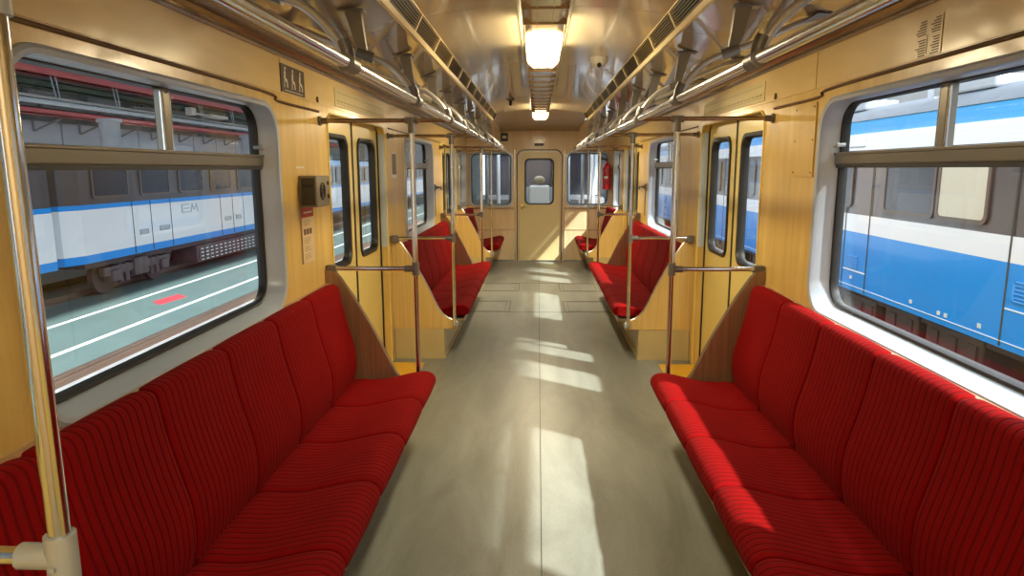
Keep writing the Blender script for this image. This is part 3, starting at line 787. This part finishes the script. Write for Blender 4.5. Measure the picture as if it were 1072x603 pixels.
box(bm, -.02, .02, .07, .11, .08, .40, .003); obj('bracket', bm, M['black'], t)
bm = B(); loft(bm, [[(.0735*math.cos(a), .0735*math.sin(a), z) for a in [-PI*.75+k*PI*.3/8 for k in range(9)]] for z in (.19, .23)], closed=False); obj('sticker', bm, M['sign_cream'], t)

# ------------------------------------------------------------------ driver's cab beyond the bulkhead
bm = B(); box(bm, -1.36, 1.36, FAR+.02, FAR+1.85, -.06, 0); obj('trim_17', bm, M['floor'], kind='structure')
cabm = plain('cab_grey', (.30, .34, .36), .5, noise=.3, scale=3)
bm = prism(B(), [(-1.36, 0), (1.36, 0), (1.36, 2.4), (-1.36, 2.4)], [rrect(-1.15, -.45, .95, 1.95, .08), rrect(-.33, .33, 1.25, 1.9, .08), rrect(.45, 1.15, .95, 1.95, .08)], 'y', FAR+1.80, FAR+1.85)
obj('wall_cab_nose', bm, cabm, kind='structure')
for s, nm in ((-1, 'wall_cab_left'), (1, 'wall_cab_right')):
    bm = prism(B(), [(FAR+.05, 0), (FAR+1.8, 0), (FAR+1.8, 2.4), (FAR+.05, 2.4)], [rrect(FAR+.25, FAR+1.5, 1.0, 1.9, .08)], 'x', s*1.33, s*1.36)
    obj(nm, bm, cabm, kind='structure')
t = thing('driver_desk', 'grey driver console seen through the bulkhead windows', 'console', (0, FAR+1.4, 0))
bm = B(); loft(bm, [[(x, .0, 0), (x, -.05, .8), (x, .0, 1.02), (x, .36, 1.1), (x, .38, 0)] for x in (-1.25, -.45)], cap=True); obj('left_console', bm, M['steelwork'], t)
bm = B(); loft(bm, [[(x, .0, 0), (x, -.05, .8), (x, .0, 1.02), (x, .36, 1.1), (x, .38, 0)] for x in (.45, 1.25)], cap=True); obj('right_console', bm, M['steelwork'], t)
t = thing('driver_chair', 'pale grey seat back seen through the bulkhead door window', 'seat', (0, FAR+1.0, 0))
bm = B(); box(bm, -.2, .2, -.22, .22, .5, .58, .03); obj('seat', bm, M['hallpanel'], t)
bm = B(); box(bm, -.19, .19, .14, .22, .58, 1.30, .035); obj('backrest', bm, M['hallpanel'], t)
bm = B(); tube(bm, [(0, 0, 0), (0, 0, .5)], .05, 12); obj('pedestal', bm, M['steel'], t, smooth=True)
bm = B(); ball(bm, (0, .16, 1.40), .085, (1.3, .5, .9)); obj('headrest', bm, M['box_grey'], t, smooth=True)
for i, x in enumerate((-1.0, -.78, -.55, .55, .82, 1.02)):  # upright bars imitate pale vertical reflections in the bulkhead windows
    bm = B(); tube(bm, [(x, FAR+1.30, 0), (x, FAR+1.30, 2.37)], .035, 10)
    tag(obj('cab_reflection_bar', bm, M['pipe'] if i % 2 else M['steelwork'], smooth=True), 'upright bar in the cab imitating a vertical reflection in the bulkhead windows', 'pipe', 'upright reflection bars in the cab')

# ------------------------------------------------------------------ the hall outside
G = -1.15
bm = B(); box(bm, -4.9, 3.0, -25, 68, G-.2, G); box(bm, 3.0, 15, -25, 68, G-.3, G-.02)
obj('floor_track_bed', bm, M['trackbed'], kind='structure')
bm = B(); box(bm, -16, -6.55, -25, 68, G-.2, G); obj('floor_hall', bm, M['hallfloor'], kind='structure')
bm = B(); box(bm, -6.55, -4.9, -25, 68, G-.25, G-.06); obj('floor_track', bm, M['concrete'], kind='structure')
bm = B(); box(bm, -8.74, -8.65, -20, 50, G, G+.004); box(bm, -7.36, -7.26, -20, 50, G, G+.004); obj('trim_18', bm, M['line'], kind='structure')
bm = B(); prism(bm, [(-8.2, 13.95), (-7.85, 13.6), (-7.75, 14.5), (-8.1, 14.85)], [], 'z', G, G+.004); tag(obj('floor_mark', bm, M['redmark']), 'red square painted between the white lines on the hall floor', 'marking')
for i, x in enumerate((-6.35, -5.35, 5.7, 7.1, -10.1, -11.5)):
    bm = B(); pr = [(-.06, 0), (.06, 0), (.06, .015), (.012, .03), (.012, .10), (.035, .11), (.035, .14), (-.035, .14), (-.035, .11), (-.012, .10), (-.012, .03), (-.06, .015)]
    loft(bm, [[(x+a, y, G-.06*(x > -6.6 and x < 0)-.02*(x > 0)+b) for a, b in pr] for y in (-20, 50)], cap=True)
    tag(obj('track_rail', bm, M['rail']), ['steel rail beside the teal walkway', 'steel rail nearest our car on the left', 'near rail under the blue train', 'far rail under the blue train', 'near rail under the white train', 'far rail under the white train'][i], 'rail')
for i, (y, l) in enumerate(((8.9, 1.0), (12.9, .6), (6.4, .9))):
    bm = B(); box(bm, -5.95, -5.72, y, y+l, G-.06, G+.06, .02)
    box(bm, -5.90, -5.77, y+l*.2, y+l*.8, G+.06, G+.075, .004)
    tag(obj('trackside_box', bm, M['hallpanel']), ['longest pale box lying between the rails left of our car', 'smallest pale box between the rails, farthest ahead', 'pale box between the rails nearest the camera'][i], 'box')
for i, (y, l) in enumerate(((9.35, .5), (13.6, .3))):
    bm = B(); box(bm, -5.62, -5.45, y, y+l, G-.06, G+.09, .01)
    tag(obj('red_marker', bm, plain('faded_red_%d' % i, (.60, .20, .22), .5)), ['large faded red block between the rails left of our car', 'small faded red block farther along the rails'][i], 'marker')

# left hall wall with beams
bm = B(); box(bm, -17.2, -17, -25, 68, G, 9); obj('wall_hall_left', bm, M['hallwall'], kind='structure')
bm = B(); box(bm, -17.2, 13.2, 68, 68.2, G, 9); box(bm, -17.2, 13.2, 67.9, 68, 2.6, 3.1); obj('wall_hall_end', bm, M['hallpanel'], kind='structure')
def bar(name, lab, cat, x0, x1, y0, y1, z0, z1, mat, group=None):
    bm = B(); 
    t_ = .04
    if mat in ('beam_red', 'greenish'):      # channel section along Y
        box(bm, x0, x1, y0, y1, z0, z0+t_); box(bm, x0, x1, y0, y1, z1-t_, z1); box(bm, x1-.05, x1, y0, y1, z0, z1)
    else: box(bm, x0, x1, y0, y1, z0, z1, .01)
    return tag(obj(name, bm, M[mat]), lab, cat, group)
bar('crane_beam', 'upper red steel beam high along the left hall wall', 'beam', -16.2, -15.9, -10, 55, 4.62, 4.93, 'beam_red')
bar('crane_beam', 'lower red steel beam under the white conduit on the left hall side', 'beam', -16.2, -15.9, -10, 55, 3.38, 3.60, 'beam_red')
bar('crane_beam', 'dark green beam just below the upper red beam', 'beam', -16.6, -16.3, -10, 55, 4.30, 4.55, 'greenish')
bar('cable_tray', 'pale grey cable tray running above the lower red beam', 'cable tray', -16.05, -15.8, -10, 55, 3.70, 3.84, 'pipe')
bm = B(); tube(bm, [(-15.85, -10, 3.92), (-15.85, 55, 3.92)], .05, 10); tag(obj('conduit', bm, M['white'], smooth=True), 'white pipe lying on the cable tray along the hall', 'pipe')
for i in range(22):
    y = 3+i*2.35
    bm = B(); box(bm, -16.95, -16.85, y+.03, y+2.28, 2.35, 3.25, .01); box(bm, -16.85, -16.83, y+.1, y+2.2, 2.42, 2.45)
    tag(obj('wall_panel', bm, M['hallpanel']), 'pale concrete panel in a row below the lower red beam of the hall', 'panel', 'concrete panels along the left hall wall')
    bm = B(); 
    for pts in ([(-16.8, y+.9, 3.35), (-16.8, y+.9, 2.9)], [(-16.8, y+.9, 2.9), (-16.1, y+1.3, 3.33)]): tube(bm, pts, .035, 6)
    tag(obj('bracket', bm, M['steelwork']), 'dark angled bracket holding up the lower red beam', 'bracket', 'brackets under the lower red beam')
for i in range(14):
    y = 6+i*3.3
    bm = B(); 
    tube(bm, [(-15.9, y, 4.65), (-15.85, y+.12, 3.96)], .018, 6); tube(bm, [(-15.9, y+.25, 4.65), (-15.85, y+.3, 3.96)], .018, 6)
    tag(obj('hanger_rod', bm, M['pipe']), 'pair of thin pale rods from the upper red beam to the cable tray', 'rod', 'hanger rods of the cable tray')
for i in range(16):      # cluttered steelwork behind
    y = 8+i*2.9
    bm = B(); box(bm, -17.0, -16.7, y+.3, y+.45, 4.0, 4.12); z = 3.95+random.random()*.15; L_ = random.uniform(1.2, 2.4)
    box(bm, -16.9, -16.6, y, y+L_, z, z+random.uniform(.12, .3), .02); tube(bm, [(-16.7, y, z+.1), (-16.7, y+L_*.5, z+.45), (-16.7, y+L_, z+.15)], .04, 6)
    box(bm, -16.8, -16.7, y+L_*.4, y+L_*.4+.12, 3.6, 4.4)
    tag(obj('steel_truss', bm, M['steelwork']), 'grey piece of trussed steelwork between the red beams', 'truss', 'steelwork between the red beams')
for i, y in enumerate((24.6, 36.5, 48)):
    bm = B(); tube(bm, [(-15.4, y, G), (-15.4, y, 3.4)], .34, 18); tube(bm, [(-15.4, y, 3.3), (-15.4, y, 3.42)], .42, 18)
    tag(obj('hall_column', bm, M['hallpanel'], smooth=True), ['pale round hall column seen left of the window post', 'second pale round hall column behind the white train', 'farthest pale round hall column'][i], 'column')
bm = B(); box(bm, -15.3, -14.9, 31.5, 33.2, 3.98, 4.12, .02); box(bm, -15.2, -15.0, 30.2, 31.5, 4.03, 4.08); box(bm, -15.25, -14.95, 29.8, 30.2, 3.95, 4.28, .03)
tag(obj('hall_floodlight', bm, M['white']), 'white light fitting on an arm above the white train', 'lamp')
# right hall wall
bm = B(); box(bm, 13, 13.2, -25, 68, G, 8); obj('wall_hall_right', bm, M['hallwhite'], kind='structure')
for i in range(12):
    y = 2+i*3.1
    bm = B(); box(bm, 12.9, 13.0, y, y+.18, 2, 7.5, .02); box(bm, 12.85, 12.9, y+.04, y+.14, 2, 7.5)
    tag(obj('wall_rib', bm, M['pipe']), 'pale upright rib on the white hall wall on the right', 'rib', 'ribs of the right hall wall')
bm = B(); box(bm, 12.6, 12.95, -10, 50, 3.35, 3.75, .03); box(bm, 12.55, 12.6, -10, 50, 3.5, 3.6); tag(obj('cable_tray', bm, M['troof']), 'grey cable tray along the white hall wall behind the blue train', 'cable tray')
for i, y in enumerate((13.5, 18.5)):
    bm = B(); tube(bm, [(12.75, y, 4.3), (12.75, y, 4.9)], .05, 8); tube(bm, [(12.6, y-.12, 4.45), (12.75, y+.1, 4.8)], .04, 8); ball(bm, (12.6, y-.15, 4.4), .09)
    tag(obj('wall_floodlight', bm, M['steelwork'], smooth=True), ['dark lamp on the white hall wall, nearer one', 'dark lamp on the white hall wall, farther one'][i], 'lamp')

# ------------------------------------------------------------------ neighbouring trains
def train(name_label, x_in, x_out, y0, y1, cols, seed, doors, wins, s, louvres, logo=False):
    """x_in: the side facing our car, s: +1 to the right, -1 to the left"""
    R = random.Random(seed)
    t = thing('train_car', name_label, 'train', (x_in, (y0+y1)/2, G)); o = Vector(t.location)
    def bx(bm, a, b, c, d, e, f, bev=0): return box(bm, a-o.x, b-o.x, c-o.y, d-o.y, e-o.z, f-o.z, bev)
    bands = cols
    for nm, z0, z1, mat, dep in bands:
        bm = B(); bx(bm, x_in+s*dep, x_out-s*dep, y0, y1, z0, z1); obj(nm, bm, M[mat], t)
    rz = bands[-1][2]
    bm = B(); w = abs(x_out-x_in); rh = .30 if s < 0 else 1.0; pr = [(0, 0), (.10, .12*rh), (.4, .24*rh), (.9, .32*rh), (w/2, .36*rh)]
    pr = pr+[(w-a, b) for a, b in reversed(pr[:-1])]
    loft(bm, [[(s*a, y-o.y, rz-o.z+b) for a, b in pr] for y in (y0, y1)], cap=True); obj('roof', bm, M['troof'], t, smooth=True)
    bm = B()
    for k in range(int((y1-y0)/3.2)):
        y = y0+1.2+k*3.2; bx(bm, x_in+s*.25, x_in+s*.8, y, y+1.1, rz+.2*rh, rz+.36*rh, .03)
    obj('roof_vent', bm, M['tgrey'], t)
    for (a, b, z0, z1, kind) in wins:
        bm = prism(B(), rrect(a-o.y, b-o.y, z0-o.z, z1-o.z, .09), [rrect(a+.05-o.y, b-.05-o.y, z0+.05-o.z, z1-.05-o.z, .06)], 'x', 0, -s*.02)
        fr = obj('window', bm, M['tframe'], t)
        bm = prism(B(), rrect(a+.05-o.y, b-.05-o.y, z0+.05-o.z, z1-.05-o.z, .06), [], 'x', 0, -s*.008); obj('pane', bm, M['tglass' if kind == 0 else 'tblind'], fr)
    zb = bands[0][1]
    for y in doors:
        bm = B(); z1 = bands[2][2] if len(bands) > 2 else 1
        bx(bm, x_in, x_in-s*.006, y, y+.025, zb+.02, bands[-2][1]); obj('door_gap', bm, M['seam'], t)
    for (a, b, z0, z1) in louvres:
        bm = B(); bx(bm, x_in, x_in-s*.012, a, b, z0, z0+.012); bx(bm, x_in, x_in-s*.012, a, b, z1-.012, z1); bx(bm, x_in, x_in-s*.012, a, a+.02, z0, z1); bx(bm, x_in, x_in-s*.012, b-.02, b, z0, z1)
        n = 5
        for k in range(1, n): bx(bm, x_in, x_in-s*.01, a, b, z0+(z1-z0)*k/n-.006, z0+(z1-z0)*k/n+.004)
        obj('louvre', bm, M['tgrey'] if s < 0 else M['tblue_light'], t)
    # underframe: side sill, equipment cases, bogies
    bm = B(); bx(bm, x_in+s*.25, x_out-s*.25, y0+.3, y1-.3, zb-.16, zb); obj('underframe', bm, M['bogie'], t)
    return t, o, bx
def bogie(t, o, x_in, s, yc):
    g = B()
    def bx(a, b, c, d, e, f, bev=0): box(g, a-o.x, b-o.x, c-o.y, d-o.y, e-o.z, f-o.z, bev)
    bx(x_in+s*.25, x_in+s*.42, yc-1.35, yc+1.35, -.72, -.52, .03)
    bx(x_in+s*.2, x_in+s*.45, yc-.3, yc+.3, -.85, -.42, .04)
    for q in (-1.02, 1.02):
        bx(x_in+s*.18, x_in+s*.42, yc+q-.16, yc+q+.16, -.86, -.60, .04)
        for e in (-.3, .3): tube(g, [Vector((x_in+s*.3, yc+q*.62+e*.4, -.92))-o, Vector((x_in+s*.3, yc+q*.62+e*.4, -.50))-o], .07, 10)
    b = obj('bogie', g, M['bogie2'], t, smooth=True)
    for q in (-1.02, 1.02):
        g = B(); c = Vector((x_in+s*.5, yc+q, -.72)) - o
        tube(g, [c, c+Vector((s*.12, 0, 0))], .42, 26); tube(g, [c-Vector((s*.03, 0, 0)), c], .16, 14); obj('wheel', g, M['bogie'], b, smooth=True)
    return b
def cases(t, o, x_in, s, lst, mat='bogie2'):
    for (a, b, z0, z1) in lst:
        g = B(); box(g, x_in+s*.22-o.x, x_in+s*.95-o.x, a-o.y, b-o.y, z0-o.z, z1-o.z, .02)
        n = max(2, int((b-a)/.35))
        for k in range(n):
            yy = a+(k+.5)*(b-a)/n; box(g, x_in+s*.20-o.x, x_in+s*.22-o.x, yy-.1-o.y, yy+.08-o.y, z0+.08-o.z, z1-.08-o.z)
        obj('equipment_case', g, M[mat], t)

cols_r = [('blue_skirt', -.33, .60, 'tblue', 0), ('white_band', .60, .88, 'twhite', 0), ('window_band', .88, 1.87, 'tband', .01), ('upper_white', 1.87, 2.12, 'twhite', 0), ('blue_cornice', 2.12, 2.32, 'tblue_light', .01)]
win_r = [(8.9, 10.2, .96, 1.78, 0), (11.2, 12.4, .98, 1.78, 0), (5.6, 7.1, .98, 1.78, 0), (2.5, 4.0, .98, 1.78, 0), (13.2, 14.7, .98, 1.78, 0), (16.2, 17.7, .98, 1.78, 0), (19.2, 20.6, .98, 1.78, 0), (22.2, 23.6, .98, 1.78, 0), (25.2, 26.6, .98, 1.78, 0), (28.2, 29.6, .98, 1.78, 0), (31.2, 32.6, .98, 1.78, 0), (34.2, 35.6, .98, 1.78, 0), (7.85, 8.86, .96, 1.80, 1)]
t, o, bx = train('blue and white metro train standing outside the right windows', 5.0, 7.7, .8, 48.0, cols_r, 3, (10.55, 11.35, 7.41, 4.6, 12.7, 15.8, 18.8), win_r, 1,
                 [(10.85, 11.25, .03, .22), (6.9, 7.3, .20, .42), (3.9, 4.3, .20, .42), (15.0, 15.4, .03, .25)])
bm = B(); bx(bm, 5.0, 4.994, 10.58, 11.33, -.02, .0); bx(bm, 5.0, 4.994, 6.5, 7.40, .10, .115); bx(bm, 5.0, 4.994, 1, 23.5, -.26, -.25); obj('hatch_line', bm, M['pipe'], t)
bm = B()
for y, z in ((9.2, -.2), (8.55, -.22), (8.4, -.22), (7.75, -.2), (11.0, -.15)): bx(bm, 5.0, 4.992, y, y+.06, z, z+.05)
obj('sticker', bm, M['white'], t)
bm = B(); bx(bm, 5.0, 4.985, 10.9, 11.45, 1.93, 2.06, .004); obj('roof_display', bm, M['pipe'], t)
bogie(t, o, 5.0, 1, 5.4); bogie(t, o, 5.0, 1, 19.2)
cases(t, o, 5.0, 1, [(8.0, 9.2, -.95, -.42), (9.4, 10.3, -.85, -.42), (10.6, 12.0, -.98, -.45), (12.3, 14.0, -.9, -.42), (14.4, 16.8, -.95, -.42)])

cols_l = [('blue_skirt', -.30, -.13, 'tblue', 0), ('white_side', -.13, .80, 'twhite', 0), ('blue_stripe', .80, .90, 'tblue', 0), ('window_band', .90, 1.78, 'tband', .01), ('blue_cornice', 1.78, 2.02, 'tblue_light', .01)]
wl_ = []
y = 14.0
k = 0
while y < 60:
    wl_.append((y, y+1.3, 1.02, 1.70, 0)); y += 1.75; k += 1
t, o, bx = train('white and blue metro train beyond the walkway on the left, car with the dark bogie', -9.3, -12.0, 13.6, 62.0, cols_l, 4, (15.35, 16.1, 17.0, 19.75, 20.55, 21.3), wl_, -1,
                 [(15.6, 15.95, .12, .24), (16.45, 16.9, .14, .26), (20.0, 20.4, .12, .24), (20.75, 21.1, .12, .24)])
# tapered cab nose
bm = B()
for z0, z1, mi in ((-.30, -.13, 0), (-.13, .80, 1), (.80, .90, 0), (.90, 1.78, 2), (1.78, 2.02, 0)):
    g = [(-9.3, 13.6), (-9.45, 13.15), (-9.8, 13.02), (-11.5, 13.02), (-11.85, 13.15), (-12.0, 13.6)]
    loft(bm, [[(a-o.x, b-o.y, z-o.z) for a, b in g] for z in (z0, z1)], cap=True, mi=mi)
obj('cab_nose', bm, [M['tblue'], M['twhite'], M['tband']], t)
bogie(t, o, -9.3, -1, 15.9)
cases(t, o, -9.3, -1, [(18.6, 22.8, -.95, -.48), (23.5, 26, -.9, -.48)])
bm = B()
for r_ in range(4):
    for k in range(13): bx(bm, -9.3-.20, -9.3-.185, 18.8+k*.29, 18.93+k*.29, -.90+r_*.1, -.87+r_*.1)
obj('rivet_row', bm, M['pipe'], t)
# small dark logo: rounded swirl and a slanted M
bm = B()
ly, lz = 17.55, .50
for a, b, c, d in ((0, .42, .0, .025), (0, .42, .20, .225), (0, .05, .0, .225), (.1, .42, .10, .125)): bx(bm, -9.3, -9.294, ly+a, ly+b, lz+c, lz+d)
for p, q in (((.48, 0), (.56, .225)), ((.56, .225), (.66, .05)), ((.66, .05), (.80, .225)), ((.80, .225), (.84, 0))):
    v = [(-9.294-o.x, ly+p[0]-.03-o.y, lz+p[1]-o.z), (-9.294-o.x, ly+p[0]+.03-o.y, lz+p[1]-o.z), (-9.294-o.x, ly+q[0]+.03-o.y, lz+q[1]-o.z), (-9.294-o.x, ly+q[0]-.03-o.y, lz+q[1]-o.z)]
    loft(bm, [v, [(a-.006, b, c) for a, b, c in v]], cap=True)
obj('logo', bm, M['tgrey'], t)
t, o, bx = train('white and blue metro car at the far left behind the near pole', -9.3, -12.0, -2.0, 12.75, cols_l, 5, (8.0, 9.0, 11.6), [(y, y+1.3, 1.02, 1.70, 0) for y in (-1, 1.2, 3.4, 5.6, 8.0, 10.2)], -1, [(9.3, 9.7, .12, .24)])
bogie(t, o, -9.3, -1, 10.6); cases(t, o, -9.3, -1, [(4.5, 8.0, -.95, -.48)])

# unseen girder added to block sun through the upper right windows
bm = B()
box(bm, 5.84, 5.96, -15, 45, 6.98, 7.02); box(bm, 5.84, 5.96, -15, 45, 7.76, 7.80); box(bm, 5.88, 5.92, -15, 45, 7.0, 7.78)
tag(obj('sun_block_girder', bm, M['steelwork']), 'unseen steel girder added high above the blue train to block the sun', 'girder')

bm = B(); box(bm, -17, -1.7, -25, 68, 7.4, 7.6); obj('ceiling_sun_shade', bm, M['hallwall'], kind='structure')  # roof slab added to keep direct sun off the left train
# car added on our track to hide bright sky behind the cab windows
t = thing('backdrop_car', 'grey car added beyond the cab to darken the view through the bulkhead windows', 'train', (0, 15.6, G))
bm = prism(B(), [(-1.35, .7), (1.35, .7), (1.4, 2.9), (1.1, 3.55), (.5, 3.75), (-.5, 3.75), (-1.1, 3.55), (-1.4, 2.9)], [rrect(-1.15, -.45, 2.1, 3.1, .08), rrect(.45, 1.15, 2.1, 3.1, .08), rrect(-.3, .3, 2.2, 3.1, .08)], 'y', 0, .1)
obj('nose', bm, M['hallpanel'], t)
bm = B(); 
for a, b in ((-1.15, -.45), (.45, 1.15), (-.3, .3)): box(bm, a, b, .04, .06, 2.1, 3.1)
obj('windscreen', bm, M['tglass'], t)
bm = B()
for q in (-.8, .8): tube(bm, [(q, .0, 1.5), (q, -.05, 1.5)], .12, 16)
obj('headlamp', bm, M['pipe'], t, smooth=True)
bm = B(); box(bm, -1.38, 1.38, .1, 12, .7, 3.1); box(bm, -1.1, 1.1, .1, 12, 3.1, 3.7); obj('body', bm, M['hallpanel'], t)
# ------------------------------------------------------------------ light
def light(name, typ, loc, energy, col, **kw):
    d = bpy.data.lights.new(name, typ); d.energy = energy; d.color = col
    for k_, v in kw.items(): setattr(d, k_, v)
    o = bpy.data.objects.new(name, d); C.objects.link(o); o.location = loc; return o
SUN = light('sun', 'SUN', (6, -3, 8), 8.5, (1, .97, .90), angle=math.radians(1.6))
dv = Vector((-1, .70, -1.15)); SUN.rotation_euler = dv.to_track_quat('-Z', 'Y').to_euler()
light('cab_fill_light', 'AREA', (0, FAR+.9, 2.3), 18, (.9, .95, 1), shape='RECTANGLE', size=1.6, size_y=.3)  # added fill light, brightens the cab seen through the bulkhead
for y in (4, 13):     # fill lights added to brighten the blue train, no fixtures behind them
    l = light('train_fill_light', 'AREA', (2.6, y, 5.6), 260, (.93, .96, 1), shape='RECTANGLE', size=7, size_y=.5)
    l.rotation_euler = Matrix([(0, 1, 0), (0, 0, 1), (1, 0, 0)]).to_euler() if 0 else (0, 0, 0)
    z_ = -Vector((2.4, 0, -4.6)).normalized(); x_ = Vector((0, 1, 0)); y_ = z_.cross(x_)
    l.rotation_euler = Matrix((x_, y_, z_)).transposed().to_euler()
for y0, y1 in ((3.64, 4.46), (8.37, 9.08), (-.9, -.3)):
    l = light('lamp_glow', 'AREA', (0, (y0+y1)/2, 2.215), (26 if y0 < 6 else 46) if y0 > 0 else 30, (1, .84, .56), shape='RECTANGLE', size=.14, size_y=y1-y0)
    for q in (-1, 1):
        l2 = light('lamp_side_glow', 'AREA', (q*.112, (y0+y1)/2, 2.30), 3.0, (1, .80, .46), shape='RECTANGLE', size=y1-y0, size_y=.05)
        l2.rotation_euler = Vector((q, 0, .25)).to_track_quat('-Z', 'Y').to_euler()
        if y1-y0: l2.rotation_euler = (Matrix.Rotation(0, 3, 'X') @ l2.rotation_euler.to_matrix()).to_euler()
w = bpy.data.worlds.new('world'); bpy.context.scene.world = w; w.use_nodes = True
bg = w.node_tree.nodes['Background']; bg.inputs[0].default_value = (.86, .92, 1.0, 1); bg.inputs[1].default_value = 2.0

sc = bpy.context.scene
sc.view_settings.view_transform = 'Standard'; sc.view_settings.look = 'None'; sc.view_settings.gamma = 1; sc.view_settings.use_curve_mapping = False
sc.view_settings.exposure = .38
sc.cycles.use_denoising = True
sc.cycles.max_bounces = 10; sc.cycles.transparent_max_bounces = 16; sc.cycles.diffuse_bounces = 5
sc.cycles.sample_clamp_indirect = 6
